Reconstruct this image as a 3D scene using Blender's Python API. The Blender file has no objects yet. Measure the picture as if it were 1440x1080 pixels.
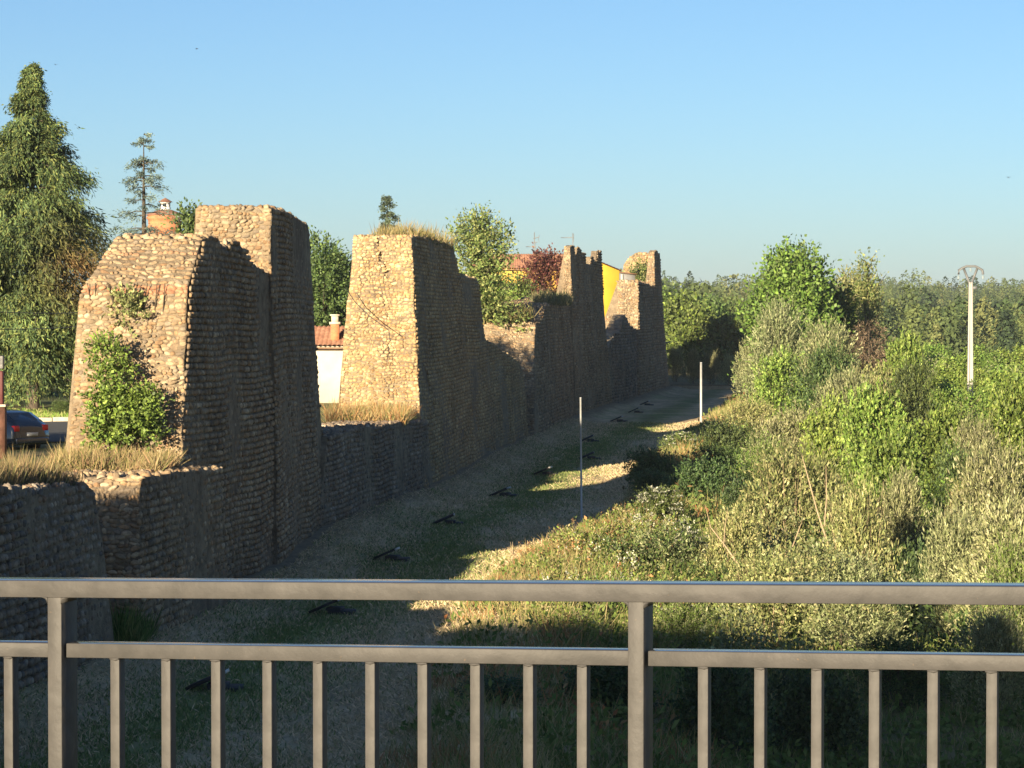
import bpy, math, random
import numpy as np
from mathutils import Vector, noise as mnoise

PI = math.pi
scene = bpy.context.scene
COL = scene.collection
RS = np.random.RandomState

# ------------------------------------------------------------------ camera frame
F = 4000.0          # focal length in pixels of the 1440 px wide photograph
HZ = 435.0          # row of the horizon
EYE = 8.0           # eye level above the meadow

def at(px, py, Y):
    """point seen at photo pixel (px,py) at distance Y"""
    return ((px - 720.0) / F * Y, Y, EYE - (py - HZ) / F * Y)

# ------------------------------------------------------------------ object helpers
def put(o, **kw):
    COL.objects.link(o)
    for k, v in kw.items():
        if v is not None:
            o[k] = v
    return o

def thing(name, label, cat, loc=(0, 0, 0), rz=0.0, group=None):
    o = bpy.data.objects.new(name, None)
    o.empty_display_size = 0.3
    o.location = loc
    o.rotation_euler = (0, 0, rz)
    return put(o, label=label, category=cat, group=group)

def tag(o, label=None, cat=None, group=None, kind=None):
    for k, v in (('label', label), ('category', cat), ('group', group), ('kind', kind)):
        if v is not None:
            o[k] = v
    return o

def mesh(name, V, Fq=None, Ft=None, mat=None, parent=None, col=None, smooth=False, loc=None):
    """numpy mesh: quads Fq, tris Ft, per-vertex colour col"""
    V = np.asarray(V, dtype=np.float32).reshape(-1, 3)
    me = bpy.data.meshes.new(name)
    idx, tot = [], []
    if Fq is not None and len(Fq):
        Fq = np.asarray(Fq, dtype=np.int32).reshape(-1, 4)
        idx.append(Fq.ravel()); tot.append(np.full(len(Fq), 4, np.int32))
    if Ft is not None and len(Ft):
        Ft = np.asarray(Ft, dtype=np.int32).reshape(-1, 3)
        idx.append(Ft.ravel()); tot.append(np.full(len(Ft), 3, np.int32))
    idx = np.concatenate(idx); tot = np.concatenate(tot)
    start = np.concatenate([[0], np.cumsum(tot)[:-1]]).astype(np.int32)
    me.vertices.add(len(V)); me.vertices.foreach_set('co', V.ravel())
    me.loops.add(len(idx)); me.loops.foreach_set('vertex_index', idx)
    me.polygons.add(len(tot)); me.polygons.foreach_set('loop_start', start)
    me.polygons.foreach_set('loop_total', tot)
    if smooth:
        me.polygons.foreach_set('use_smooth', np.ones(len(tot), dtype=bool))
    if col is not None:
        col = np.asarray(col, dtype=np.float32).reshape(-1, 3)
        a = me.color_attributes.new('col', 'FLOAT_COLOR', 'POINT')
        a.data.foreach_set('color', np.concatenate([col, np.ones((len(col), 1), np.float32)], 1).ravel())
    me.update(calc_edges=True)
    if mat is not None:
        me.materials.append(mat)
    o = bpy.data.objects.new(name, me)
    COL.objects.link(o)
    if parent is not None:
        o.parent = parent
    if loc is not None:
        o.location = loc
    return o

class MB:
    """small mesh builder for boxes, tubes and polygons"""
    def __init__(s):
        s.v = []; s.q = []; s.t = []
    def add(s, V, Q=(), T=()):
        n = sum(len(a) for a in s.v)
        s.v.append(np.asarray(V, dtype=np.float32).reshape(-1, 3))
        if len(Q): s.q.append(np.asarray(Q, dtype=np.int32).reshape(-1, 4) + n)
        if len(T): s.t.append(np.asarray(T, dtype=np.int32).reshape(-1, 3) + n)
    def box(s, c, d, rz=0.0, bevel=0.0):
        x, y, z = d[0] / 2, d[1] / 2, d[2] / 2
        P = np.array([[a * x, b * y, e * z] for e in (-1, 1) for b in (-1, 1) for a in (-1, 1)])
        ca, sa = math.cos(rz), math.sin(rz)
        P = np.stack([P[:, 0] * ca - P[:, 1] * sa, P[:, 0] * sa + P[:, 1] * ca, P[:, 2]], 1) + np.array(c)
        s.add(P, [[0, 2, 3, 1], [4, 5, 7, 6], [0, 1, 5, 4], [2, 6, 7, 3], [0, 4, 6, 2], [1, 3, 7, 5]])
    def tube(s, pts, rad, n=6, cap=True):
        pts = np.asarray(pts, dtype=float)
        rad = np.broadcast_to(np.asarray(rad, dtype=float), (len(pts),))
        T = np.gradient(pts, axis=0)
        T /= np.linalg.norm(T, axis=1)[:, None] + 1e-9
        up = np.where(np.abs(T[:, 2:3]) > .9, np.array([[1., 0, 0]]), np.array([[0, 0, 1.]]))
        A = np.cross(T, up); A /= np.linalg.norm(A, axis=1)[:, None] + 1e-9
        B = np.cross(T, A)
        an = np.arange(n) / n * 2 * PI
        P = pts[:, None] + rad[:, None, None] * (np.cos(an)[None, :, None] * A[:, None] + np.sin(an)[None, :, None] * B[:, None])
        Q = []
        for i in range(len(pts) - 1):
            for j in range(n):
                k = (j + 1) % n
                Q.append([i * n + j, i * n + k, (i + 1) * n + k, (i + 1) * n + j])
        Tt = []
        if cap:
            for j in range(1, n - 1):
                Tt.append([0, j, j + 1]); b = (len(pts) - 1) * n
                Tt.append([b, b + j + 1, b + j])
        s.add(P.reshape(-1, 3), Q, Tt)
    def prism(s, poly, axis, a, b):
        """convex-or-fan polygon (2D) extruded along axis 'x','y' or 'z' from a to b"""
        n = len(poly)
        def p3(p, t):
            return {'x': (t, p[0], p[1]), 'y': (p[0], t, p[1]), 'z': (p[0], p[1], t)}[axis]
        V = [p3(p, a) for p in poly] + [p3(p, b) for p in poly]
        Q = [[i, (i + 1) % n, n + (i + 1) % n, n + i] for i in range(n)]
        T = [[0, i + 1, i] for i in range(1, n - 1)] + [[n, n + i, n + i + 1] for i in range(1, n - 1)]
        s.add(V, Q, T)
    def build(s, name, mat, parent=None, smooth=False, loc=None):
        return mesh(name, np.concatenate(s.v), np.concatenate(s.q) if s.q else None,
                    np.concatenate(s.t) if s.t else None, mat, parent, smooth=smooth, loc=loc)

def bevel(o, w, seg=2):
    m = o.modifiers.new('bevel', 'BEVEL'); m.width = w; m.segments = seg; m.limit_method = 'ANGLE'
    return o

# ------------------------------------------------------------------ materials
def new_mat(name):
    m = bpy.data.materials.new(name); m.use_nodes = True
    nt = m.node_tree
    return m, nt, nt.nodes['Principled BSDF']

def N(nt, typ, **kw):
    n = nt.nodes.new(typ)
    for k, v in kw.items():
        if k.startswith('i_'):
            n.inputs[k[2:].replace('_', ' ')].default_value = v
        else:
            setattr(n, k, v)
    return n

def ramp(nt, fac, stops):
    r = nt.nodes.new('ShaderNodeValToRGB')
    el = r.color_ramp.elements
    while len(el) < len(stops):
        el.new(0.5)
    for e, (p, c) in zip(el, stops):
        e.position = p; e.color = (*c, 1)
    nt.links.new(fac, r.inputs[0])
    return r.outputs[0]

def mix(nt, fac, a, b, mode='MIX'):
    m = nt.nodes.new('ShaderNodeMix'); m.data_type = 'RGBA'; m.blend_type = mode
    for sock, v in ((m.inputs[0], fac), (m.inputs[6], a), (m.inputs[7], b)):
        if hasattr(v, 'is_linked'):
            nt.links.new(v, sock)
        elif isinstance(v, (int, float)):
            sock.default_value = v
        else:
            sock.default_value = (*v, 1)
    return m.outputs[2]

def coords(nt, kind='Object'):
    return nt.nodes.new('ShaderNodeTexCoord').outputs[kind]

def nz(nt, vec, scale, detail=4, rough=.55):
    n = N(nt, 'ShaderNodeTexNoise'); n.inputs['Scale'].default_value = scale
    n.inputs['Detail'].default_value = detail; n.inputs['Roughness'].default_value = rough
    nt.links.new(vec, n.inputs['Vector'])
    return n.outputs['Fac']

def bump(nt, bsdf, h, strength, dist):
    b = N(nt, 'ShaderNodeBump'); b.inputs['Strength'].default_value = strength
    b.inputs['Distance'].default_value = dist
    nt.links.new(h, b.inputs['Height']); nt.links.new(b.outputs[0], bsdf.inputs['Normal'])

def plain(name, c, rough=.7, var=.25, scale=3.0, metal=0.0, bmp=0.0, bscale=40.0):
    m, nt, b = new_mat(name)
    v = coords(nt)
    f = nz(nt, v, scale)
    nt.links.new(ramp(nt, f, [(.3, tuple(x * (1 - var) for x in c)), (.7, tuple(min(1, x * (1 + var)) for x in c))]), b.inputs['Base Color'])
    b.inputs['Roughness'].default_value = rough
    b.inputs['Metallic'].default_value = metal
    if bmp:
        bump(nt, b, nz(nt, v, bscale), .6, bmp)
    return m

def leaf_mat(name, transl=.25, rough=.55, hue=.02, val=.25, spec=.3):
    m, nt, b = new_mat(name)
    a = N(nt, 'ShaderNodeAttribute', attribute_name='col')
    oi = N(nt, 'ShaderNodeObjectInfo')
    hs = N(nt, 'ShaderNodeHueSaturation')
    mr = N(nt, 'ShaderNodeMapRange'); mr.inputs[3].default_value = .5 - hue; mr.inputs[4].default_value = .5 + hue
    nt.links.new(oi.outputs['Random'], mr.inputs[0]); nt.links.new(mr.outputs[0], hs.inputs['Hue'])
    mv = N(nt, 'ShaderNodeMapRange'); mv.inputs[3].default_value = 1 - val; mv.inputs[4].default_value = 1 + val
    mm = N(nt, 'ShaderNodeMath', operation='FRACT'); ml = N(nt, 'ShaderNodeMath', operation='MULTIPLY'); ml.inputs[1].default_value = 7.31
    nt.links.new(oi.outputs['Random'], ml.inputs[0]); nt.links.new(ml.outputs[0], mm.inputs[0])
    nt.links.new(mm.outputs[0], mv.inputs[0]); nt.links.new(mv.outputs[0], hs.inputs['Value'])
    nt.links.new(a.outputs['Color'], hs.inputs['Color'])
    nt.links.new(hs.outputs[0], b.inputs['Base Color'])
    b.inputs['Roughness'].default_value = rough
    b.inputs['Specular IOR Level'].default_value = spec
    if transl > 0:
        t = N(nt, 'ShaderNodeBsdfTranslucent'); nt.links.new(hs.outputs[0], t.inputs['Color'])
        x = N(nt, 'ShaderNodeMixShader'); x.inputs[0].default_value = transl
        nt.links.new(b.outputs[0], x.inputs[1]); nt.links.new(t.outputs[0], x.inputs[2])
        nt.links.new(x.outputs[0], nt.nodes['Material Output'].inputs['Surface'])
    return m

M_LEAF = leaf_mat('leaf')
M_CONIFER = leaf_mat('conifer_foliage', .12, .65, .0, .0)
M_DRY = leaf_mat('dry_grass', .2, .75, .01, .2, .1)
M_FAR = leaf_mat('far_foliage', .1, .8, 0, 0, .1)
M_BARK = plain('bark', (.09, .07, .05), .9, .4, 8, bmp=.02, bscale=30)
M_TWIG = plain('pale_twig', (.34, .26, .16), .8, .25, 8)

def stone_mat():
    m, nt, b = new_mat('river_cobble')
    a = N(nt, 'ShaderNodeAttribute', attribute_name='col')
    v = coords(nt)
    f = nz(nt, v, 9, 5)
    g = nz(nt, v, .45, 4)
    c = mix(nt, 1.0, a.outputs['Color'], ramp(nt, f, [(.3, (.62, .6, .6)), (.7, (1.25, 1.22, 1.15))]), 'MULTIPLY')
    c = mix(nt, 1.0, c, ramp(nt, g, [(.32, (.78, .74, .72)), (.66, (1.12, 1.1, 1.08))]), 'MULTIPLY')
    nt.links.new(c, b.inputs['Base Color'])
    b.inputs['Roughness'].default_value = .9
    b.inputs['Specular IOR Level'].default_value = .2
    bump(nt, b, nz(nt, v, 22, 5), .7, .03)
    return m
M_STONE = stone_mat()

def mortar_mat():
    m, nt, b = new_mat('lime_and_earth_mortar')
    v = coords(nt)
    c = ramp(nt, nz(nt, v, 2.3, 6, .65), [(.28, (.15, .12, .09)), (.5, (.27, .22, .16)), (.74, (.38, .32, .24))])
    c = mix(nt, 1.0, c, ramp(nt, nz(nt, v, .3, 3), [(.35, (.8, .74, .7)), (.65, (1.1, 1.08, 1.0))]), 'MULTIPLY')
    nt.links.new(c, b.inputs['Base Color'])
    b.inputs['Roughness'].default_value = .95
    b.inputs['Specular IOR Level'].default_value = .1
    bump(nt, b, nz(nt, v, 7, 6, .7), 1.0, .12)
    return m
M_MORTAR = mortar_mat()

# ------------------------------------------------------------------ layout of the wall and the bank
WL = np.array([(20, -16.2), (40, -13.4), (69.6, -9.05), (85.8, -6.8), (103, -6.4), (120.8, -3.6), (183, 1.95), (228, 7.7), (283, 15.6), (300, 18.2)])
def wallx(Y): return np.interp(Y, WL[:, 0], WL[:, 1])
BE = np.array([(-80, -6), (20, -3), (50, -1.6), (64.6, -1.2), (72, -.8), (80, -.1), (87.7, .9), (95, 2.3), (104, 3.9), (115, 5.2), (136, 6.3), (170, 10.5), (194, 13.4), (260, 21.5), (300, 27), (380, 34), (6000, 500)])
def bankx(Y): return np.interp(Y, BE[:, 0], BE[:, 1])

def vnoise(x, y, s, seed=0):
    """vectorised value noise"""
    x = np.asarray(x, float) / s + seed * 17.13; y = np.asarray(y, float) / s + seed * 5.71
    xi = np.floor(x).astype(np.int64); yi = np.floor(y).astype(np.int64)
    fx = x - xi; fy = y - yi
    fx = fx * fx * (3 - 2 * fx); fy = fy * fy * (3 - 2 * fy)
    def h(i, j):
        n = (i * 374761393 + j * 668265263 + seed * 974711) & 0x7fffffff
        n = ((n ^ (n >> 13)) * 1274126177) & 0x7fffffff
        return ((n ^ (n >> 16)) & 0xffff) / 65535.0
    return (h(xi, yi) * (1 - fx) + h(xi + 1, yi) * fx) * (1 - fy) + (h(xi, yi + 1) * (1 - fx) + h(xi + 1, yi + 1) * fx) * fy

def smooth(a, b, t):
    t = np.clip((np.asarray(t, float) - a) / (b - a), 0, 1)
    return t * t * (3 - 2 * t)

def terrain(x, Y):
    x = np.asarray(x, float); Y = np.asarray(Y, float)
    d = x - bankx(Y)
    z = (vnoise(x, Y, 3, 1) - .5) * .12 + (vnoise(x, Y, 11, 2) - .5) * .3 * smooth(60, 120, Y)
    w = x - wallx(Y)
    z = z + .07 * np.maximum(0, vnoise(x * 2.0, Y * .55, 1.2, 15) - .45) * smooth(400, 200, Y)
    z = z + .35 * smooth(2.2, 0, w)                                  # earth piled against the foot of the wall
    z = z + .35 * smooth(-2.2, .3, d) * smooth(3.5, .8, d)           # low bank lip
    dip = smooth(1, 9, d) * smooth(70, 35, d) * smooth(420, 250, Y)
    z = z - 1.3 * dip
    z = z - 1.7 * np.exp(-((x - 12.7) / 2.4) ** 2 - ((Y - 89) / 9) ** 2)       # washed out hollow in the bank
    z = z + smooth(420, 1500, Y) * (5 + 8 * vnoise(x, Y, 260, 3) + 3 * vnoise(x, Y, 110, 4))
    return z

def town_z(x, Y):
    return 3.2 + .25 * vnoise(x, Y, 9, 5) + 1.2 * smooth(150, 260, Y)

# ------------------------------------------------------------------ ground, road, bridge
def grid_faces(nr, nc):
    i = np.arange(nr - 1)[:, None] * nc + np.arange(nc - 1)[None, :]
    return np.stack([i, i + 1, i + nc + 1, i + nc], -1).reshape(-1, 4)

def build_ground():
    Ys = np.concatenate([np.arange(-80, 30, 6.), np.arange(30, 300, .8), np.geomspace(300, 6000, 90)])
    nc = 190
    t = np.linspace(0, 1, nc) ** 2.1
    L = np.where(Ys < 20, -60, np.where(Ys <= 285, wallx(Ys) - 2.2, -900 - (Ys - 285) * .4))
    R = np.where(Ys < 300, 230 + .4 * np.maximum(Ys, 0), 350 + (Ys - 300) * .9)
    tt = np.where((Ys > 285)[:, None], np.linspace(0, 1, nc)[None, :], t[None, :])
    X = L[:, None] + (R - L)[:, None] * tt
    Yg = np.broadcast_to(Ys[:, None], X.shape)
    Z = terrain(X, Yg)
    V = np.stack([X, Yg, Z], -1).reshape(-1, 3)
    # colour of what grows or lies there: hay, green aftermath, bare earth
    x, y = V[:, 0], V[:, 1]
    w = x - wallx(y); d = x - bankx(y)
    hay = np.array([.62, .47, .29]); grn = np.array([.20, .24, .085]); soil = np.array([.30, .22, .14]); wood = np.array([.05, .065, .025])
    cw = 4.2 + 1.2 * smooth(130, 190, y) + 1.4 * (vnoise(x * 0, y, 22, 8) - .5)
    g = np.exp(-((w - cw) / 1.25) ** 2) * .9 + .75 * np.clip(vnoise(x * 3.2, y, 5, 6) - .45, 0, 1)
    g = np.clip(g + .9 * (vnoise(x, y, 1.1, 7) - .5) * .8, 0, 1)
    sw = .74 + .44 * vnoise(x * 2.2, y * .45, 1.3, 14)                # swaths left by the mower
    b = np.clip(smooth(1.3, .2, w) + .4 * smooth(.62, .8, vnoise(x, y, 1.7, 9)), 0, 1)
    c = hay * sw[:, None] * (1 - g[:, None]) + grn * (.7 + .3 * sw[:, None]) * g[:, None]
    c = c * (1 - b[:, None]) + soil * b[:, None]
    u = (smooth(1.5, 5, d) * smooth(520, 200, y))[:, None]
    mk = smooth(.25, .75, .6 * vnoise(x, y, 6, 12) + .4 * vnoise(x, y, 1.7, 13))[:, None]
    mead = np.array([.25, .2, .1]) * mk + np.array([.10, .115, .045]) * (1 - mk)
    c = c * (1 - u) + mead * u
    f = smooth(200, 420, y)[:, None]
    c = c * (1 - f) + wood * f
    m, nt, bs = new_mat('mown_meadow')
    a = N(nt, 'ShaderNodeAttribute', attribute_name='col')
    v = coords(nt)
    mp = N(nt, 'ShaderNodeMapping'); mp.inputs['Scale'].default_value = (1, .35, 1); mp.inputs['Rotation'].default_value = (0, 0, .15)
    nt.links.new(v, mp.inputs['Vector'])
    cc = mix(nt, 1.0, a.outputs['Color'], ramp(nt, nz(nt, mp.outputs[0], 3.2, 8, .7), [(.3, (.62, .62, .62)), (.5, (1, 1, .98)), (.72, (1.3, 1.28, 1.2))]), 'MULTIPLY')
    nt.links.new(cc, bs.inputs['Base Color']); bs.inputs['Roughness'].default_value = .95
    bs.inputs['Specular IOR Level'].default_value = .1
    bump(nt, bs, nz(nt, mp.outputs[0], 6, 8, .75), .8, .05)
    o = mesh('ground', V, grid_faces(len(Ys), nc), None, m, col=c, smooth=True)
    o['kind'] = 'structure'

    Ys = np.arange(-80, 303, 2.0); t = np.linspace(0, 1, 60) ** 2
    R = wallx(Ys) - 1.3
    X = R[:, None] - 260 * t[None, ::-1]
    Yg = np.broadcast_to(Ys[:, None], X.shape)
    V = np.stack([X, Yg, town_z(X, Yg)], -1).reshape(-1, 3)
    m2, nt, bs = new_mat('village_grass')
    v = coords(nt)
    cc = ramp(nt, nz(nt, v, .35, 6, .6), [(.35, (.07, .1, .025)), (.52, (.13, .15, .04)), (.68, (.24, .19, .1))])
    nt.links.new(cc, bs.inputs['Base Color']); bs.inputs['Roughness'].default_value = .95
    bump(nt, bs, nz(nt, v, 5, 6, .7), 1, .1)
    o = mesh('village_ground', V, grid_faces(len(Ys), 60), None, m2, smooth=True)
    o['kind'] = 'structure'
build_ground()

def build_street():
    # village street seen under the cypress, with a kerb beyond it
    asph = plain('asphalt', (.06, .06, .062), .9, .25, 6, bmp=.01)
    kerbm = plain('kerb_stone', (.42, .37, .28), .85, .2, 5)
    Ys0, Ys1 = 100.0, 117.5
    xs = np.linspace(-90, -15.0, 40)
    P = []
    for Y in np.linspace(Ys0, Ys1, 8):
        P.append(np.stack([xs, np.full(40, Y), town_z(xs, np.full(40, Y)) + .05], 1))
    o = mesh('street', np.concatenate(P), grid_faces(8, 40), None, asph); o['kind'] = 'structure'
    k = MB()
    for x in np.arange(-60, -16, 1.0):
        k.box((x + .5, Ys1 + .1, float(town_z(x, Ys1)) + .08), (.97, .22, .3))
    o = bevel(k.build('kerb', kerbm), .02); o['kind'] = 'structure'
build_street()

RA = math.radians(17.0); RZC = 6.0
def rail_pt(s, z=0.0, off=0.0):
    """point s metres along the railing; off = metres toward the viewer"""
    return (s * math.cos(RA) - off * math.sin(RA), RZC - s * math.sin(RA) - off * math.cos(RA), z)
def rail_s(px):
    k = (px - 720) / F
    return k * RZC / (math.cos(RA) + k * math.sin(RA))

def build_bridge():
    conc = plain('bridge_concrete', (.33, .31, .28), .85, .18, 2, bmp=.01, bscale=25)
    asph = plain('bridge_asphalt', (.055, .055, .058), .9, .25, 5, bmp=.01)
    t = thing('road_bridge', 'grey concrete road bridge carrying the black iron railing', 'bridge', (0, RZC, 0), -RA)
    b = MB(); b.box((12, -4.9, 6.0), (50, 10.0, .5)); bevel(b.build('bridge_deck', conc, t), .03)
    b = MB(); b.box((12, -.75, 6.33), (50, 1.7, .154)); bevel(b.build('footway', conc, t), .02)
    b = MB(); b.box((12, -5.3, 6.275), (50, 7.0, .04)); b.build('carriageway', asph, t)
    for x in (-15, 3, 21):
        b = MB(); b.box((x, -4.9, 2.3), (1.1, 8.6, 6.88)); bevel(b.build('pier', conc, t), .05)
build_bridge()

def iron_mat(worn=False):
    m, nt, b = new_mat('hand_worn_iron' if worn else 'old_brush_painted_iron')
    v = coords(nt)
    mp = N(nt, 'ShaderNodeMapping'); mp.inputs['Scale'].default_value = (.5, 1, 1.0); nt.links.new(v, mp.inputs['Vector'])
    f = nz(nt, v, 16, 5)
    c = ramp(nt, f, [(.3, (.05, .048, .046)), (.7, (.074, .07, .067))])
    spots = nz(nt, v, 70, 2)
    c = mix(nt, ramp(nt, spots, [(.7, (0, 0, 0)), (.76, (1, 1, 1))]), c, (.11, .085, .065))
    nt.links.new(c, b.inputs['Base Color'])
    b.inputs['Roughness'].default_value = .16 if worn else .5
    b.inputs['Specular IOR Level'].default_value = .5 if worn else .14
    w = N(nt, 'ShaderNodeTexWave', wave_type='BANDS', bands_direction='DIAGONAL'); w.inputs['Scale'].default_value = 3.5; w.inputs['Distortion'].default_value = 16; w.inputs['Detail'].default_value = 3; w.inputs['Detail Scale'].default_value = 1.6
    nt.links.new(mp.outputs[0], w.inputs['Vector'])
    ad = N(nt, 'ShaderNodeMath', operation='ADD'); nt.links.new(w.outputs['Fac'], ad.inputs[0])
    s2 = N(nt, 'ShaderNodeMath', operation='MULTIPLY'); s2.inputs[1].default_value = 1.6; nt.links.new(nz(nt, v, 45, 4, .6), s2.inputs[0]); nt.links.new(s2.outputs[0], ad.inputs[1])
    bump(nt, b, ad.outputs[0], .15 if worn else .6, .0005 if worn else .0014)
    return m
M_IRON = iron_mat(); M_WORN = iron_mat(True)         # the upper faces are rubbed smooth

def build_railing():
    slope = .0225
    t = thing('bridge_railing', 'weathered iron railing with square balusters along the bridge edge', 'railing', (0, RZC, 0), -RA)
    rng = RS(5)
    def zt(s): return 7.4205 + slope * s         # top of the top rail
    posts = [rail_s(74), rail_s(894)]
    step = posts[1] - posts[0]
    ps = [posts[0] - 2 * step, posts[0] - step, posts[0], posts[1], posts[1] + step, posts[1] + 2 * step]
    dp = .085
    def bar(name, s0, s1, ztop, h, d, y=0.0):
        V = []
        for s in (s0, s1):
            zz = zt(s) - ztop
            for yy, z in ((y, zz - h), (y + d, zz - h), (y + d, zz), (y, zz)):
                V.append((s, yy, z))
        Q = [[0, 1, 2, 3], [7, 6, 5, 4], [0, 4, 5, 1], [1, 5, 6, 2], [2, 6, 7, 3], [3, 7, 4, 0]]
        o = mesh(name, V, Q, None, M_IRON, t)
        o.data.materials.append(M_WORN); o.data.polygons[4].material_index = 1
        return bevel(o, .0016, 2)
    bar('top_rail', ps[0] - .02, ps[-1] + .02, 0.0, .0375, dp)
    for a, b in zip(ps[:-1], ps[1:]):
        bar('mid_rail', a + .024, b - .0175, .1405, .032, .05, .012)
    for s in ps:
        V = MB(); V.box((s, dp / 2 + .0012, (zt(s) - .036 + 6.41) / 2), (.034, dp - .004, zt(s) - .036 - 6.41))
        bevel(V.build('post', M_IRON, t), .0014, 2)
        w = MB()                                              # weld fillets under the top rail
        for sg in (-1, 1):
            w.prism([(s + sg * .0165, zt(s) - .0376), (s + sg * .031, zt(s) - .0376), (s + sg * .0225, zt(s) - .0402), (s + sg * .0185, zt(s) - .0442), (s + sg * .0165, zt(s) - .052)], 'y', .0005, dp - .004)
        w.build('weld_seam', M_IRON, t)
    px_left = [156, 228, 298.5, 371, 442.5, 516.5, 590.5, 665, 740, 816]
    k0 = [(rail_s(p) - posts[0]) / step for p in px_left]
    gap = (k0[-1] - k0[0]) / 9
    for i, a in enumerate(ps[:-1]):
        for j in range(10):
            s = a + (k0[j] if i == 2 else k0[0] + gap * j) * step
            b = MB(); top = zt(s) - .1727
            b.box((0, .0285, (top + 6.47) / 2), (.0215, .03, top - 6.47))
            b.tube([(-.0105 + rng.uniform(-.002, .002), .0125, top - .0012), (rng.uniform(-.004, .004), .0125, top - .002), (.0105, .0125, top - .001)], [.0016, .0036, .0016], 6)
            bevel(b.build('baluster', M_IRON, t, loc=(s, 0, 0)), .0009, 2)
    bar('bottom_rail', ps[0], ps[-1], .93, .031, .05, .012)
build_railing()

# ------------------------------------------------------------------ the ruined town wall
def dome_template():
    # one cobble: rounded bulge, 13 verts, faces as quads
    a = np.arange(8) / 8 * 2 * PI + PI / 8
    sup = 1 / (np.abs(np.cos(a)) ** 3 + np.abs(np.sin(a)) ** 3) ** (1 / 3)
    r0 = np.stack([np.cos(a) * sup, np.sin(a) * sup, np.full(8, -.35)], 1)
    r1 = np.stack([np.cos(a) * sup * .9, np.sin(a) * sup * .9, np.full(8, .52)], 1)
    r2 = np.stack([np.cos(a) * sup * .55, np.sin(a) * sup * .55, np.full(8, .9)], 1)
    V = np.concatenate([r0, r1, r2, [[0, 0, 1.0]]])
    Q, T = [], []
    for k in range(2):
        for j in range(8):
            Q.append([k * 8 + j, k * 8 + (j + 1) % 8, (k + 1) * 8 + (j + 1) % 8, (k + 1) * 8 + j])
    for j in range(8):
        T.append([16 + j, 16 + (j + 1) % 8, 24])
    return V, np.array(Q), np.array(T)
DOME = dome_template()

def stones_mesh(C, A, B, Nn, a, b, h, rot, rng, tint):
    """cobbles at centres C with in-plane axes A,B and normal Nn; half sizes a,b; bulge h"""
    TV, TQ, TT = DOME
    n = len(C)
    T = np.broadcast_to(TV, (n, 25, 3)).copy()
    T[:, :, :2] *= 1 + rng.uniform(-.13, .13, (n, 25, 1))
    T[:, :, 2] *= 1 + rng.uniform(-.18, .18, (n, 25))
    sk = rng.uniform(-.3, .3, (n, 1))
    T[:, :, 2] += np.where(T[:, :, 2] > 0, T[:, :, 1] * sk + T[:, :, 0] * rng.uniform(-.3, .3, (n, 1)), 0)
    x = T[:, :, 0] * a[:, None]; y = T[:, :, 1] * b[:, None]; z = T[:, :, 2] * h[:, None]
    ca, sa = np.cos(rot)[:, None], np.sin(rot)[:, None]
    x, y = x * ca - y * sa, x * sa + y * ca
    V = C[:, None, :] + x[..., None] * A[:, None, :] + y[..., None] * B[:, None, :] + z[..., None] * Nn[:, None, :]
    off = (np.arange(n) * 25)[:, None, None]
    Q = (TQ[None] + off).reshape(-1, 4); Tt = (TT[None] + off).reshape(-1, 3)
    pal = np.array([(.36, .285, .205), (.30, .245, .185), (.43, .355, .265), (.27, .235, .20), (.37, .265, .175), (.47, .405, .32), (.31, .215, .145)])
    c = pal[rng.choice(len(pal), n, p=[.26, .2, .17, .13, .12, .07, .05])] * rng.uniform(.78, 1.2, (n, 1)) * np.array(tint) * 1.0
    col = np.repeat(c, 25, axis=0)
    return V.reshape(-1, 3), Q, Tt, col

def in_poly(px, py, poly):
    r = np.zeros(len(px), bool); n = len(poly)
    for i in range(n):
        x0, y0 = poly[i]; x1, y1 = poly[(i + 1) % n]
        c = ((y0 > py) != (y1 > py)) & (px < (x1 - x0) * (py - y0) / (y1 - y0 + 1e-12) + x0)
        r ^= c
    return r

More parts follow.
